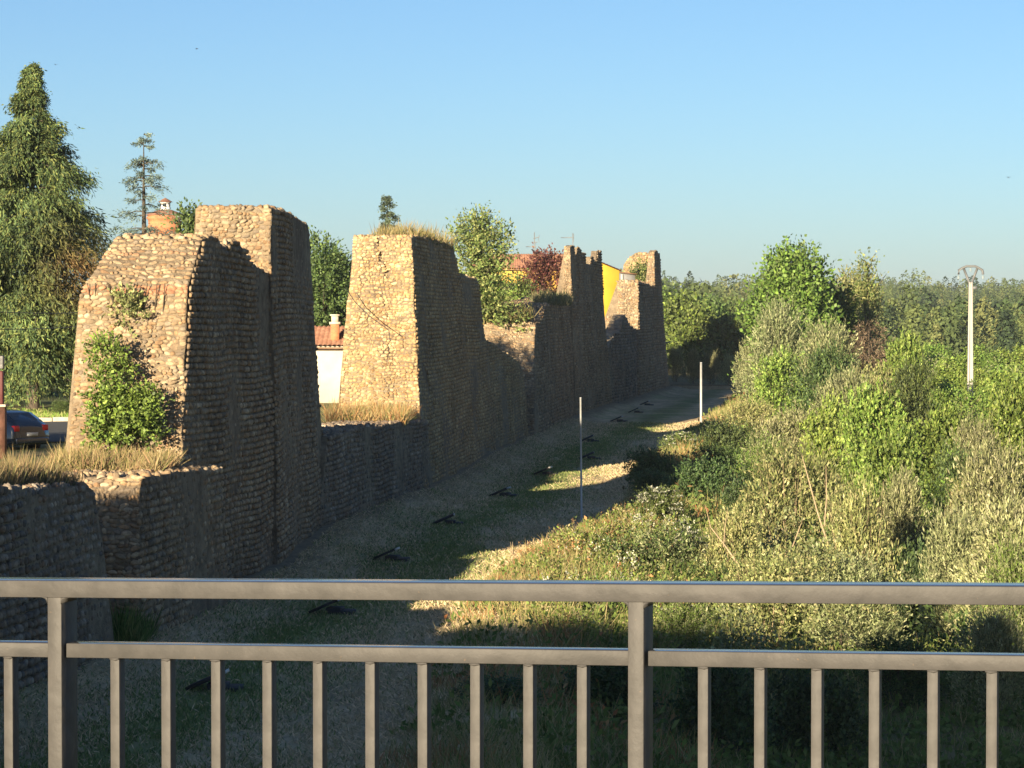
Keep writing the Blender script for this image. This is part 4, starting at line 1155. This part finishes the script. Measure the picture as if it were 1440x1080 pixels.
conifer('spruce_tree', 'small dark spruce tip peeking over the yellow stub', 'conifer', x_, y_, 3.6, zt_ - 3.6, 1.7, 604, [(.06, .085, .05), (.08, .105, .06)], 60, 40, .4, .07, hang=.6, droop=.3, z0=.15, expo=.9)

broadleaf('street_tree', 'leafy street tree left of the picture that shades the parked car', 'tree', -27, 73, 3.3, 10.5, 4.6, 551, G_MID, 1500, .16, .1)
broadleaf('street_tree', 'second leafy street tree left of the picture, nearer the bridge', 'tree', -33, 66, 3.3, 10.0, 4.4, 552, G_MID, 1500, .16, .1)
# dark hedge closing the view under the cypress
def hedge():
    rng = RS(611)
    t = thing('hedge', 'dark hedge in the shade behind the cypress trunks', 'hedge', (-33, 165, 3.3))
    lob = [(x, rng.uniform(-.5, .5), 1.8 + rng.uniform(-.3, .5), 1.8, 1.3, 2.0) for x in np.arange(-16, 14, 1.6)]
    V, Q, c = crown(rng, lob, 2600, 9, .6, .2, .13, G_DRK + G_MID[:1])
    mesh('foliage', V, Q, None, M_LEAF, t, col=c)
    mb = MB(); stems(mb, rng, lob, r=.05); mb.build('stem', M_BARK, t)
hedge()
top_ = at(85, 575, 127)
plant(DARKSHRUB, 'kerb_bush', 'small bush on the sunlit verge beyond the street', 'bush', at(84, 590, 126)[0], 126, 3.2, .7, 0, 1.3)
grass_patch('verge_grass', 'sunlit green grass on the verge beyond the street kerb', lambda r, n: (lambda x, y: np.stack([x, y, town_z(x, y)], 1))(r.uniform(-32, -17, n), r.uniform(118, 133, n)), 5000, .22, G_POP[:2] + G_OLV[:2], 612, .05, .5)

# far woods over rolling ground: one mass
def far_wood():
    rng = RS(701)
    Y = np.concatenate([rng.uniform(345, 430, 230), rng.uniform(430, 760, 1350), rng.uniform(760, 1250, 1650), rng.uniform(1250, 1750, 1900)])
    n = len(Y)
    x = Y * rng.uniform(-.05, .36, n)
    s = ~((x < 26) & (Y < 420)) & ~((Y < 430) & (x < Y * .085))
    x, Y = x[s], Y[s]; n = len(Y)
    z = terrain(x, Y)
    H = rng.uniform(4.0, 9.5, n) * (.6 + .8 * vnoise(x, Y, 70, 71)) * np.where(rng.uniform(0, 1, n) < .06, 1.35, 1) * np.where(Y > 1250, 1.25, 1)
    kind = (vnoise(x, Y, 60, 72) + rng.uniform(-.25, .25, n)) > .5
    R = np.where(kind, H * .22, H * .33)
    P = np.array([(.085, .115, .045), (.12, .15, .055), (.055, .085, .036), (.15, .165, .065), (.03, .046, .027)])
    ci = rng.choice(5, n, p=[.28, .23, .24, .09, .16])
    per = np.where(Y < 760, 330, 170)
    i = np.repeat(np.arange(n), per); m = len(i)
    f = rng.uniform(0, 1, m)
    prof = np.where(kind[i], np.sin(PI * np.clip(f * .92 + .05, 0, 1)) ** .6 * (1 - .45 * f), np.sqrt(np.clip(1 - (2 * f - .95) ** 2, .02, 1)))
    a = rng.uniform(0, 2 * PI, m); rr = R[i] * prof * rng.uniform(.65, 1.1, m)
    lump = 1 + .28 * np.sin(a * 3 + i * 1.7 + f * 7)
    C = np.stack([x[i] + rr * lump * np.cos(a), Y[i] + rr * lump * np.sin(a), z[i] + H[i] * (.08 + .92 * f)], 1)
    out = unit(np.stack([np.cos(a), np.sin(a), .35 + f * .9], 1) + rng.normal(0, .35, (m, 3)))
    D = unit(np.cross(out, rng.normal(0, 1, (m, 3))) + (0, 0, .5))
    L = R[i] * rng.uniform(.18, .36, m)
    V, Q = leaves(C, D, out, L, L * .75)
    c = P[ci][i] * rng.uniform(.75, 1.25, (m, 1))
    o = mesh('far_wood', V, Q, None, M_FAR, col=np.repeat(c, 4, 0))
    tag(o, 'mixed woods covering the low hills on the horizon', 'woods', kind='stuff')
far_wood()

# ------------------------------------------------------------------ village houses
PLASTER = plain('cream_plaster', (.5, .45, .36), .9, .12, 1.2, bmp=.01)
OCHRE = plain('yellow_plaster', (.62, .39, .035), .85, .10, .8, bmp=.01)
ORANGE = plain('weathered_ochre_plaster', (.6, .36, .07), .9, .3, 1.5, bmp=.02, bscale=8)
GLASS = plain('window_glass', (.03, .035, .04), .1, .1)
WOOD = plain('brown_joinery', (.16, .09, .05), .6, .2, 6)
WHITE = plain('white_metal', (.75, .75, .72), .5, .06)
GREYM = plain('grey_sheet', (.2, .2, .2), .6, .15, 2)
def tile_mat():
    m, nt, b = new_mat('clay_tiles')
    v = coords(nt)
    c = ramp(nt, nz(nt, v, 3, 5, .7), [(.3, (.13, .06, .04)), (.5, (.22, .105, .065)), (.7, (.29, .17, .11))])
    nt.links.new(c, b.inputs['Base Color']); b.inputs['Roughness'].default_value = .9
    return m
TILES = tile_mat()

def tiled_slope(name, p00, p10, p11, p01, parent, pitch=.22):
    """roof slope of barrel tiles: p00-p10 eave, p01-p11 ridge"""
    p00, p10, p11, p01 = map(np.array, (p00, p10, p11, p01))
    wdt = np.linalg.norm(p10 - p00); nl = max(2, int(wdt / pitch)); nu = nl * 6 + 1
    hgt = np.linalg.norm(p01 - p00); nv = max(2, int(hgt / .35)) * 2
    u = np.linspace(0, 1, nu); vv = np.repeat(np.linspace(0, 1, nv // 2 + 1), 2)[1:-1]
    nrm = np.cross(p10 - p00, p01 - p00); nrm = nrm / np.linalg.norm(nrm); nrm = nrm * np.sign(nrm[2])
    U, W = np.meshgrid(u, vv)
    P = (p00 * ((1 - U) * (1 - W))[..., None] + p10 * (U * (1 - W))[..., None] + p11 * (U * W)[..., None] + p01 * ((1 - U) * W)[..., None])
    hh = np.abs(np.sin(U * nl * PI)) ** .8 * .07
    step = np.tile([0.03, 0.0], len(vv) // 2)[:, None]
    P = P + nrm * (hh + step + .01)[..., None]
    return mesh(name, P.reshape(-1, 3), grid_faces(len(vv), nu), None, TILES, parent, smooth=False)

def house(name, label, loc, rz, W, D, He, Hr, wall, wins=(), chimney=None, over=.3, ridge='x', pipe=None):
    """gabled house W wide (x), D deep (y); eaves He, ridge Hr; front faces -y"""
    t = thing(name, label, 'house', loc, rz)
    mb = MB()
    if ridge == 'x':
        mb.prism([(-D / 2, -.5), (D / 2, -.5), (D / 2, He), (0, Hr), (-D / 2, He)], 'x', -W / 2, W / 2)
    else:
        mb.prism([(-W / 2, -.5), (W / 2, -.5), (W / 2, He), (0, Hr), (-W / 2, He)], 'y', -D / 2, D / 2)
    mb.build('wall', wall, t)
    o = over
    if ridge == 'x':
        k = (Hr - He) / (D / 2); e = He - k * o
        rf = tiled_slope('roof', (-W / 2 - o, -D / 2 - o, e + .05), (W / 2 + o, -D / 2 - o, e + .05), (W / 2 + o, 0, Hr + .05), (-W / 2 - o, 0, Hr + .05), t)
        tiled_slope('roof', (W / 2 + o, D / 2 + o, e + .05), (-W / 2 - o, D / 2 + o, e + .05), (-W / 2 - o, 0, Hr + .05), (W / 2 + o, 0, Hr + .05), t)
        b = MB(); b.box((0, -D / 2 - o + .02, e - .02), (W + 2 * o, .1, .1)); b.build('gutter', WOOD, t)
    else:
        k = (Hr - He) / (W / 2); e = He - k * o
        rf = tiled_slope('roof', (-W / 2 - o, D / 2 + o, e + .05), (-W / 2 - o, -D / 2 - o, e + .05), (0, -D / 2 - o, Hr + .05), (0, D / 2 + o, Hr + .05), t)
        tiled_slope('roof', (W / 2 + o, -D / 2 - o, e + .05), (W / 2 + o, D / 2 + o, e + .05), (0, D / 2 + o, Hr + .05), (0, -D / 2 - o, Hr + .05), t)
    for (x, z, w, h) in wins:
        f = MB()
        for c, d in (((x - w / 2 - .04, -D / 2 - .03, z), (.08, .12, h + .16)), ((x + w / 2 + .04, -D / 2 - .03, z), (.08, .12, h + .16)),
                     ((x, -D / 2 - .03, z + h / 2 + .04), (w - .004, .12, .08)), ((x, -D / 2 - .03, z - h / 2 - .04), (w - .004, .14, .08)), ((x, -D / 2 - .025, z), (.05, .06, h - .004))):
            f.box(c, d)
        fr = f.build('window', WOOD, t)
        g = MB(); g.box((x, -D / 2 - .005, z), (w, .03, h)); g.build('pane', GLASS, fr)
    if chimney:
        x, y, z0, z1, s = chimney
        b = MB(); b.box((x, y, (z0 + z1) / 2), (s, s, z1 - z0)); ch = b.build('chimney', BRICK, t)
        b = MB(); b.box((x, y, z1 + .06), (s + .12, s + .12, .12)); b.box((x, y, z1 + .27), (s * .8, s * .8, .3)); b.box((x, y, z1 + .46), (s + .05, s + .05, .08)); b.build('chimney_cap', PLASTER, ch)
    return t

def brick_mat():
    m, nt, b = new_mat('orange_brick')
    v = coords(nt)
    mp = N(nt, 'ShaderNodeMapping'); mp.inputs['Rotation'].default_value = (PI / 2, 0, 0); nt.links.new(v, mp.inputs['Vector'])
    br = N(nt, 'ShaderNodeTexBrick'); br.inputs['Scale'].default_value = 4.0
    br.inputs['Color1'].default_value = (.50, .19, .08, 1); br.inputs['Color2'].default_value = (.40, .15, .07, 1); br.inputs['Mortar'].default_value = (.42, .30, .2, 1)
    br.inputs['Mortar Size'].default_value = .012
    nt.links.new(mp.outputs[0], br.inputs['Vector'])
    c = mix(nt, 1.0, br.outputs[0], ramp(nt, nz(nt, v, 1.2, 4), [(.3, (.75, .75, .75)), (.7, (1.15, 1.1, 1.05))]), 'MULTIPLY')
    nt.links.new(c, b.inputs['Base Color']); b.inputs['Roughness'].default_value = .9
    return m
BRICK = brick_mat()

x_, y_, _ = at(468, 500, 142)
house('village_house', 'cream plastered cottage with red tiled roof in the gap between stubs', (x_ + .55, y_ + 3.0, 3.25), .0, 2.9, 6.0, 2.92, 3.8, PLASTER,
      chimney=(-.48, -2.3, 2.95, 4.0, .42))
x_, y_, _ = at(790, 500, 275)
house('village_house', 'ochre house behind the red plum tree', (x_ - 4.2, y_ + 5, 4.2), .0, 8.4, 9, 7.75, 9.15, ORANGE, wins=[(-2.2, 5.2, .9, 1.1), (.8, 5.2, .9, 1.1)])
x_, y_, _ = at(835, 500, 276)
th = house('village_house', 'bright yellow gable between the jagged tower and the farthest stub', (x_ - .3, y_ + 6, 4.2), .0, 5.6, 11, 7.55, 8.7, OCHRE, ridge='y', over=.2)
b = MB(); b.box((3.55, -4.0, 3.6), (1.55, 3.0, 7.4)); an = b.build('annex', GREYM, th)
b = MB(); b.prism([(2.81, 7.35), (4.5, 7.15), (4.5, 7.27), (2.81, 7.47)], 'y', -5.8, -2.4); b.build('annex_roof', WOOD, th)
b = MB(); b.tube([(3.05, -5.62, .2), (3.05, -5.62, 7.2)], .09, 8); b.build('downpipe', WHITE, th)

def turret():
    x, y, zt = at(233, 303, 220)
    t = thing('brick_turret', 'round orange brick turret with a small white lantern on its tiled cone', 'turret', (x, y, 3.5))
    h = zt - 3.5
    def lathe(prof, n=28):
        mb = MB(); an = np.arange(n) / n * 2 * PI
        V = np.array([[r * math.cos(a), r * math.sin(a), z] for r, z in prof for a in an])
        Q = [[i * n + j, i * n + (j + 1) % n, (i + 1) * n + (j + 1) % n, (i + 1) * n + j] for i in range(len(prof) - 1) for j in range(n)]
        mb.add(V, Q); return mb
    lathe([(1.3, -.5), (1.3, h - 1.05), (1.38, h - 1.0), (1.38, h - .85), (1.3, h - .8), (1.32, h - .35), (1.45, h - .3), (1.45, h - .12), (1.38, h - .1), (1.38, h)]).build('shaft', BRICK, t)
    lathe([(1.5, h), (1.5, h + .05), (.5, h + .42), (.0, h + .42)]).build('roof', TILES, t)
    b = lathe([(.42, h + .40), (.42, h + .62), (.36, h + .62), (.36, h + .95), (.46, h + .95), (.46, h + 1.02), (.0, h + 1.02)], 8); ln = b.build('lantern', WHITE, t)
    lathe([(.58, h + 1.02), (.3, h + 1.2), (.0, h + 1.36)], 12).build('lantern_roof', TILES, ln)
    b = MB()
    for k in range(4):
        a = -PI / 2 + k * PI / 2
        b.box((.37 * math.cos(a), .37 * math.sin(a), h + .79), (.2, .03, .24), a + PI / 2)
    b.build('lantern_opening', GLASS, ln)
turret()

def antenna(px, ptop, pbase, Y, booms, label):
    x, y, zb = at(px, pbase, Y); zt = at(px, ptop, Y)[2]
    t = thing('tv_antenna', label, 'antenna', (x, y, zb))
    H = zt - zb
    mb = MB(); mb.tube([(0, 0, -1.2), (0, 0, H)], .045, 6); mb.build('mast', GREYM, t)
    for (z, x0, x1, tilt, els) in booms:
        b = MB(); b.tube([(x0, 0, z), (x1, 0, z + tilt)], .035, 5)
        for k in range(els):
            f = (k + .5) / els; cx = x0 + (x1 - x0) * f
            b.tube([(cx, -.35, z + tilt * f), (cx, .35, z + tilt * f)], .014, 4)
        if els > 3:
            for s in (-1, 1): b.tube([(x1 * .8, 0, z), (x1 * .95, 0, z + s * .4)], .02, 4)
        b.build('boom', GREYM, t)
antenna(751.5, 327, 362, 281, [(1.05, -.85, .15, 0, 6), (1.85, -.1, .5, .18, 5), (1.5, -.3, .3, 0, 3)], 'tall television antenna with two booms over the ochre house')
antenna(805.5, 328, 352, 284, [(1.25, -1.2, .1, .02, 7)], 'single boom television antenna just above the jagged tower')

# ------------------------------------------------------------------ car and gate pillar at the left edge
def car():
    x, y, z = at(18, 640, 96)
    t = thing('parked_car', 'dark blue hatchback parked in the shade beside the brick pillar', 'car', (x - 1.0, y + 1.2, float(town_z(x, y)) - .2), math.atan2(.6, -.8))
    paint, nt, b = new_mat('dark_blue_car_paint'); b.inputs['Base Color'].default_value = (.02, .03, .05, 1); b.inputs['Roughness'].default_value = .22; b.inputs['Coat Weight'].default_value = 1.0
    rub = plain('tyre_rubber', (.02, .02, .02), .9, .1); rim = plain('alloy_rim', (.5, .5, .5), .35, .05, metal=1.0)
    red, nt, b = new_mat('tail_lamp'); b.inputs['Base Color'].default_value = (.55, .02, .02, 1); b.inputs['Roughness'].default_value = .15
    # body: side profile (x forward) swept across the width with tumblehome
    prof = [(-2.0, .35), (-2.05, .62), (-2.0, .95), (-1.72, 1.18), (-1.3, 1.42), (-.6, 1.5), (.2, 1.47), (.75, 1.25), (1.15, 1.0), (1.75, .88), (2.0, .7), (2.05, .4)]
    n = len(prof); V = []
    for s, wd in ((-.86, 1), (-.8, 1), (-.5, 1), (0, 1), (.5, 1), (.8, 1), (.86, 1)):
        for (px, pz) in prof:
            tum = 1 - .2 * max(0, (pz - .9) / .6)
            crown_ = .04 * (1 - (s / .86) ** 2)
            shr = .94 if abs(s) > .85 else 1
            V.append((px * shr, s * tum, .32 + (pz - .32) * (shr if abs(s) > .85 else 1) + crown_ * (pz > .9)))
    Q = [[i * n + j, i * n + j + 1, (i + 1) * n + j + 1, (i + 1) * n + j] for i in range(6) for j in range(n - 1)]
    Q += [[i * n, (i + 1) * n, (i + 1) * n + n - 1, i * n + n - 1] for i in range(6)]
    mb = MB(); mb.add(V, Q)
    mb.prism([prof[j] for j in range(n)], 'y', -.79, .79) if False else None
    body = mb.build('body', paint, t, smooth=True)
    import bmesh
    bm = bmesh.new(); bm.from_mesh(body.data)
    bmesh.ops.holes_fill(bm, edges=bm.edges); bmesh.ops.recalc_face_normals(bm, faces=bm.faces); bm.to_mesh(body.data); bm.free()
    g = MB()
    g.add([(-1.75, -.55, 1.19), (-1.75, .55, 1.19), (-1.36, .5, 1.43), (-1.36, -.5, 1.43)], [[0, 1, 2, 3]]); g.build('rear_window', GLASS, t)
    for s in (-1, 1):
        g = MB(); P = [(-1.25, 1.0), (-1.05, 1.36), (-.2, 1.4), (.3, 1.34), (.72, 1.02)]
        g.prism([(a, b_) for a, b_ in P], 'y', s * .79, s * .815); g.build('side_window', GLASS, t)
        g = MB(); g.box((-1.95, s * .66, .92), (.16, .26, .2)); bevel(g.build('tail_light', red, t), .03)
        for wx in (-1.25, 1.25):
            a = np.arange(18) / 18 * 2 * PI
            w = MB(); w.prism([(wx + .31 * math.cos(k), .31 + .31 * math.sin(k)) for k in a], 'y', s * .66, s * .87); wh = w.build('wheel', rub, t)
            w = MB(); w.prism([(wx + .2 * math.cos(k), .31 + .2 * math.sin(k)) for k in a], 'y', s * .865, s * .88); w.build('rim', rim, wh)
    g = MB(); g.box((-2.06, 0, .5), (.1, 1.5, .2)); bevel(g.build('bumper', paint, t), .04)
    g = MB(); g.box((-2.075, 0, .72), (.02, .5, .11)); g.build('number_plate', WHITE, t)
car()

def pillar():
    x, y, _ = at(-2, 600, 90)
    t = thing('gate_pillar', 'red brick gate pillar with a pale cap at the left edge', 'pillar', (x, y, 3.2))
    zc = zof(572, 90) - 3.2  # shaft and box colours below are darkened to stand in for shade
    b = MB(); b.box((0, 0, zc / 2 - .2), (.42, .42, zc + .4)); b.build('shaft', plain('shade_toned_brick', (.13, .06, .04), .9, .3, 6), t)
    b = MB(); b.box((0, 0, zc + .04), (.52, .52, .08)); bevel(b.build('cap', PLASTER, t), .015)
    red = plain('red_paint', (.10, .02, .02), .6, .15); pale = plain('shade_toned_box', (.3, .29, .28), .7, .2)
    b = MB(); b.box((-.02, 0, zc + .09 + .52), (.34, .3, 1.04)); bevel(b.build('red_box', red, t), .02)
    b = MB(); b.box((-.02, 0, zc + 1.13 + .28), (.36, .32, .4)); bevel(b.build('pale_box', pale, t), .02)
pillar()

# ------------------------------------------------------------------ poles, wires, things on the grass
ZINC = plain('galvanised_steel', (.40, .41, .41), .5, .12, 4)
def steel_pole(px, ptop, pbase, Y, r, label, rz=0):
    x, y, zt = at(px, ptop, Y); zb = float(terrain(x, Y))
    t = thing('steel_pole', label, 'pole', (x, y, zb))
    b = MB(); b.tube([(0, 0, -.3), (0, 0, zt - zb)], r, 12); b.build('shaft', ZINC, t)
    b = MB(); b.tube([(0, 0, zt - zb + .002), (0, 0, zt - zb + .03)], [r * 1.08, r * .9], 12); b.build('cap', ZINC, t)
    b = MB(); b.box((0, 0, .02), (r * 5, r * 5, .05)); b.build('base_plate', ZINC, t)
    t.rotation_euler = (0, rz, 0)
steel_pole(818, 560, 740, 104, .037, 'nearer thin galvanised pole standing beside the mown strip', -.008)
steel_pole(986, 510, 600, 192, .08, 'farther white lit pole beside the bend of the mown strip')

def power_pole():
    Y = 212
    x, y, zt = at(1364.5, 397, Y); zb = float(terrain(x, Y))
    t = thing('power_pole', 'pale concrete power pole with a curved crossarm above the plantation', 'power pole', (x, y, zb))
    H = zt - zb
    conc = plain('pale_concrete', (.42, .39, .35), .8, .08, 1)
    m = MB()
    for s in (-1, 1):
        V = []
        for z, w, d in ((-.3, .25, .2), (H, .13, .13)):
            for a, b in ((-1, -1), (1, -1), (1, 1), (-1, 1)):
                V.append((s * w * .7 + a * w * .3, b * d, z))
        m.add(V, [[0, 1, 5, 4], [1, 2, 6, 5], [2, 3, 7, 6], [3, 0, 4, 7], [4, 5, 6, 7]])
    V = []
    for z, w, d in ((-.3, .12, .08), (H - .01, .07, .06)):
        for a, b in ((-1, -1), (1, -1), (1, 1), (-1, 1)):
            V.append((a * w, b * d, z))
    m.add(V, [[0, 1, 5, 4], [1, 2, 6, 5], [2, 3, 7, 6], [3, 0, 4, 7]])
    m.build('shaft', conc, t)
    k = Y / F
    def p(px, py): return ((px - 1364.5) * k, 0, H + (397 - py) * k)
    steel = plain('dull_steel', (.13, .135, .14), .6, .15)
    arm = [p(1347.5, 386), p(1348, 380), p(1353, 377), p(1359, 374.5), p(1371, 374.5), p(1376, 377), p(1381, 380), p(1382, 386)]
    b = MB(); b.tube(arm, .1, 6)
    b.build('crossarm', steel, t)
    for q in (1354.5, 1374):
        b = MB(); b.tube([p(1364.5 + (q - 1364.5) * .12, 399), p(q, 377)], .095, 6); b.build('strut', steel, t)
    for q, z in ((1347.5, 386), (1364.5, 375.2), (1382, 386)):
        b = MB(); b.tube([p(q, z), p(q, z + 7)], .02, 5)
        for j in range(3):
            c = p(q, z + 2.5 + j * 1.6); b.tube([c, (c[0], 0, c[2] - .03)], [.1, .12], 8)
        b.build('insulator', plain('glass_insulator', (.3, .34, .33), .3, .1), t)
    b = MB(); b.box((.3, .1, H - .42 * 1), (.35, .35, .22)); b.build('bracket_box', steel, t)
power_pole()

def village_wire(px0, py0, px1, py1, Y0, Y1, label):
    a, b = np.array(at(px0, py0, Y0)), np.array(at(px1, py1, Y1))
    s = np.linspace(0, 1, 14)[:, None]
    P = a + (b - a) * s - np.array([0, 0, .25]) * (4 * s * (1 - s))
    m = MB(); m.tube(P, .014, 4); o = m.build('overhead_wire', plain('wire', (.08, .08, .08), .7, .1))
    tag(o, label, 'wire')
village_wire(-120, 426, 180, 435, 100, 112, 'upper overhead wire crossing in front of the cypress')
village_wire(-120, 456, 180, 451, 100, 112, 'lower overhead wire crossing in front of the cypress')

def hanging_cable():
    P = [at(486, 404, 122.1), at(500, 425, 122.0), at(522, 446, 121.8), at(547, 464, 121.6), at(549, 480, 121.6)]
    m = MB(); m.tube(np.array(P) + np.array([0, -.22, 0]), .018, 5)
    o = m.build('slack_cable', plain('black_cable', (.03, .03, .03), .7, .1))
    tag(o, 'slack black cable slung across the yellow lit stub', 'cable')
hanging_cable()

def lawn_panels():
    dark = plain('tarred_board', (.03, .027, .025), .8, .3, 6)
    edge = plain('zinc_edge', (.4, .4, .38), .5, .1)
    pts = [(292, 968), (460, 858), (543, 786), (625, 736), (704, 697), (764, 668), (826, 645), (868, 592), (892, 579), (907, 567), (826, 620)]
    proto = None
    labs = ['nearest tilted dark board on the grass, seen between the balusters', 'tilted dark board right below the top rail', 'tilted dark board just above the top rail',
            'second tilted dark board above the top rail', 'third tilted dark board up the mown strip', 'tilted dark board left of the nearer pole', 'tilted dark board behind the nearer pole',
            'far tilted board under the jagged tower', 'far tilted board below the farthest stub', 'farthest tilted dark board on the strip', 'tilted board just beyond the nearer pole, close to the sun patch']
    for (px, py), lab in zip(pts, labs):
        Y = (EYE - .1) * F / (py - HZ); x = (px - 720) / F * Y
        z = float(terrain(x, Y)) - .04
        if proto is None:
            t = thing('tilted_board', lab, 'board', (x, Y, z), 0, 'row of tilted boards on the mown strip'); proto = t
            m = MB()
            c, s = math.cos(.42), math.sin(.42)
            def q(u, v, w): return (-.52 + u * c - w * s, v, .05 + u * s + w * c)
            V = [q(u, v, w) for u in (0, 1.05) for v in (-.4, .4) for w in (0, .09)]
            m.add(V, [[0, 1, 3, 2], [4, 6, 7, 5], [0, 4, 5, 1], [2, 3, 7, 6], [0, 2, 6, 4], [1, 5, 7, 3]])
            m.build('board', dark, t)
            m = MB(); V = [q(u, v, w) for u in (1.052, 1.085) for v in (-.45, .45) for w in (-.01, .07)]
            m.add(V, [[0, 1, 3, 2], [4, 6, 7, 5], [0, 4, 5, 1], [2, 3, 7, 6], [0, 2, 6, 4], [1, 5, 7, 3]])
            m.build('metal_edge', edge, t)
            m = MB(); m.box((.26, 0, .1), (.5, .7, .3)); m.box((.62, 0, .05), (.5, .9, .22)); bevel(m.build('pit_box', dark, t), .03)
        else:
            t = proto.copy(); COL.objects.link(t); t.location = (x, Y, z); t['label'] = lab
            for ch in proto.children:
                d = ch.copy(); COL.objects.link(d); d.parent = t
        t.rotation_euler = (0, 0, (px * .13) % .3 - .15 - .1)
        k = .8
        t.scale = (k, k, k)
lawn_panels()

# bare sticks and the dry umbel on the bank
def stick(name, label, pts, Y, r, cat='stick'):
    P = np.array([at(a, b, Y + d) for a, b, d in pts])
    m = MB(); m.tube(P, np.linspace(r, r * .35, len(P)), 5)
    o = m.build(name, M_TWIG); tag(o, label, cat)
stick('bare_stem', 'long bent bare stem in front of the dark brambles', [(1040, 796, 0), (1018, 765, 0), (1000, 742, .2), (992, 710, .3)], 84, .03)
stick('bare_stem', 'short straight bare stem right of the long bent one', [(1018, 770, 0), (1020, 742, .1), (1024, 715, .2)], 84, .02)
stick('bare_stem', 'pale slanting stem rising from the yellowish twiggy bush', [(1165, 765, 0), (1150, 720, 0), (1135, 665, .3), (1128, 640, .5)], 88, .035)
stick('bare_stem', 'pale upright stem beside the slanting one', [(1160, 740, 0), (1163, 700, 0), (1162, 655, .3)], 88, .028)
stick('bare_stem', 'pale bent stem left of the slanting one', [(1115, 770, 0), (1124, 745, 0), (1135, 715, .2)], 87, .025)
stick('bare_stem', 'grey upright stem at the left brink of the dark hollow', [(1224, 760, 0), (1226, 725, 0), (1227, 690, .2)], 90, .02)
def dry_umbel():
    x, y, zb = at(722, 790, 88)
    t = thing('dry_umbel', 'dry branching umbel silhouetted at the tip of the bank', 'weed', (x, y, zb - .3))
    rng = RS(31); m = MB()
    m.tube([(0, 0, 0), (.02, 0, .5)], [.02, .014], 5)
    for i in range(14):
        a = rng.uniform(0, 6.3); r = rng.uniform(.15, .42)
        e = np.array([r * math.cos(a), r * math.sin(a) * .6, .55 + rng.uniform(.1, .4)])
        m.tube([(.02, 0, .45), e * .6 + (0, 0, .2), e], [.01, .008, .005], 4)
    m.build('stem', M_TWIG, t)
dry_umbel()

# small birds in the sky
def bird(px, py, Y, s, label, roll):
    x, y, z = at(px, py, Y)
    t = thing('flying_bird', label, 'bird', (x, y, z), roll)
    m = plain('dark_feathers', (.03, .03, .035), .8, .2)
    b = MB(); b.tube([(0, -.16, 0), (0, -.1, .01), (0, 0, .015), (0, .1, 0), (0, .22, -.01)], [.008, .035, .045, .03, .012], 8); b.build('body', m, t, smooth=True)
    for sg in (-1, 1):
        w = MB(); w.add([(sg * .03, -.07, .02), (sg * .2, -.1, .09), (sg * .42, .03, .03), (sg * .2, .05, .085), (sg * .03, .07, .018)], [], [[0, 1, 4], [1, 3, 4], [1, 2, 3]])
        w.build('wing', m, t)
    t.scale = (s, s, s)
bird(80, 92, 190, .5, 'small dark bird right of the cypress tip', .6)
bird(278, 70, 210, .55, 'small bird high above the slender cedar', 1.2)
bird(1417, 250, 200, .6, 'small bird above the distant power pole', .3)

# ------------------------------------------------------------------ unseen house added behind the viewer to cast shade over the near bank
house('shade_casting_house', 'tall unseen house added behind the viewer to shade the near bank', (-27.8, 0, 0), 0.0, 23, 14, 14.4, 16.8, PLASTER)

# ------------------------------------------------------------------ air
def haze():
    m = bpy.data.materials.new('thin_evening_air'); m.use_nodes = True
    nt = m.node_tree; nt.nodes.remove(nt.nodes['Principled BSDF'])
    v = nt.nodes.new('ShaderNodeVolumePrincipled')
    v.inputs['Color'].default_value = (.80, .88, 1.0, 1); v.inputs['Density'].default_value = .00009; v.inputs['Anisotropy'].default_value = .1
    nt.links.new(v.outputs[0], nt.nodes['Material Output'].inputs['Volume'])
    b = MB(); b.box((500, 2900, 19), (9000, 6900, 52)); o = b.build('haze', m); o['kind'] = 'stuff'
haze()

# ------------------------------------------------------------------ light
SUN_AZ = math.radians(23.0)      # the rays travel this far right of straight ahead
SUN_EL = math.radians(12.6)
sun = bpy.data.lights.new('sun', 'SUN'); so = bpy.data.objects.new('sun', sun); COL.objects.link(so)
sun.energy = 5.0; sun.angle = math.radians(.53); sun.color = (1.0, .83, .57)
ray = Vector((math.sin(SUN_AZ) * math.cos(SUN_EL), math.cos(SUN_AZ) * math.cos(SUN_EL), -math.sin(SUN_EL)))
so.rotation_euler = ray.to_track_quat('-Z', 'Y').to_euler()
so.location = (-20, -60, 40)

w = bpy.data.worlds.new('World'); scene.world = w; w.use_nodes = True
nt = w.node_tree; bg = nt.nodes['Background']
sky = nt.nodes.new('ShaderNodeTexSky'); sky.sky_type = 'NISHITA'; sky.sun_disc = False
sky.sun_elevation = SUN_EL
# sun stands toward (-sin az, -cos az); sky rotation is measured from +Y, clockwise
sky.sun_rotation = math.atan2(-math.sin(SUN_AZ), -math.cos(SUN_AZ))
sky.altitude = 0; sky.air_density = .8; sky.dust_density = .4; sky.ozone_density = 4.0
nt.links.new(sky.outputs[0], bg.inputs['Color']); bg.inputs['Strength'].default_value = .05

# ------------------------------------------------------------------ camera
cam = bpy.data.cameras.new('camera'); co = bpy.data.objects.new('camera', cam); COL.objects.link(co)
cam.sensor_width = 36.0; cam.lens = F / 1440 * 36.0
cam.clip_start = .1; cam.clip_end = 20000
co.location = (0, 0, EYE)
co.rotation_euler = (PI / 2 - math.atan((540 - HZ) / F), 0, 0)
scene.camera = co
scene.render.engine = 'CYCLES'
scene.view_settings.view_transform = 'Standard'; scene.view_settings.look = 'None'
scene.view_settings.exposure = 1.46; scene.view_settings.gamma = 1.0
scene.cycles.max_bounces = 6; scene.cycles.diffuse_bounces = 1; scene.cycles.transmission_bounces = 3; scene.cycles.transparent_max_bounces = 4
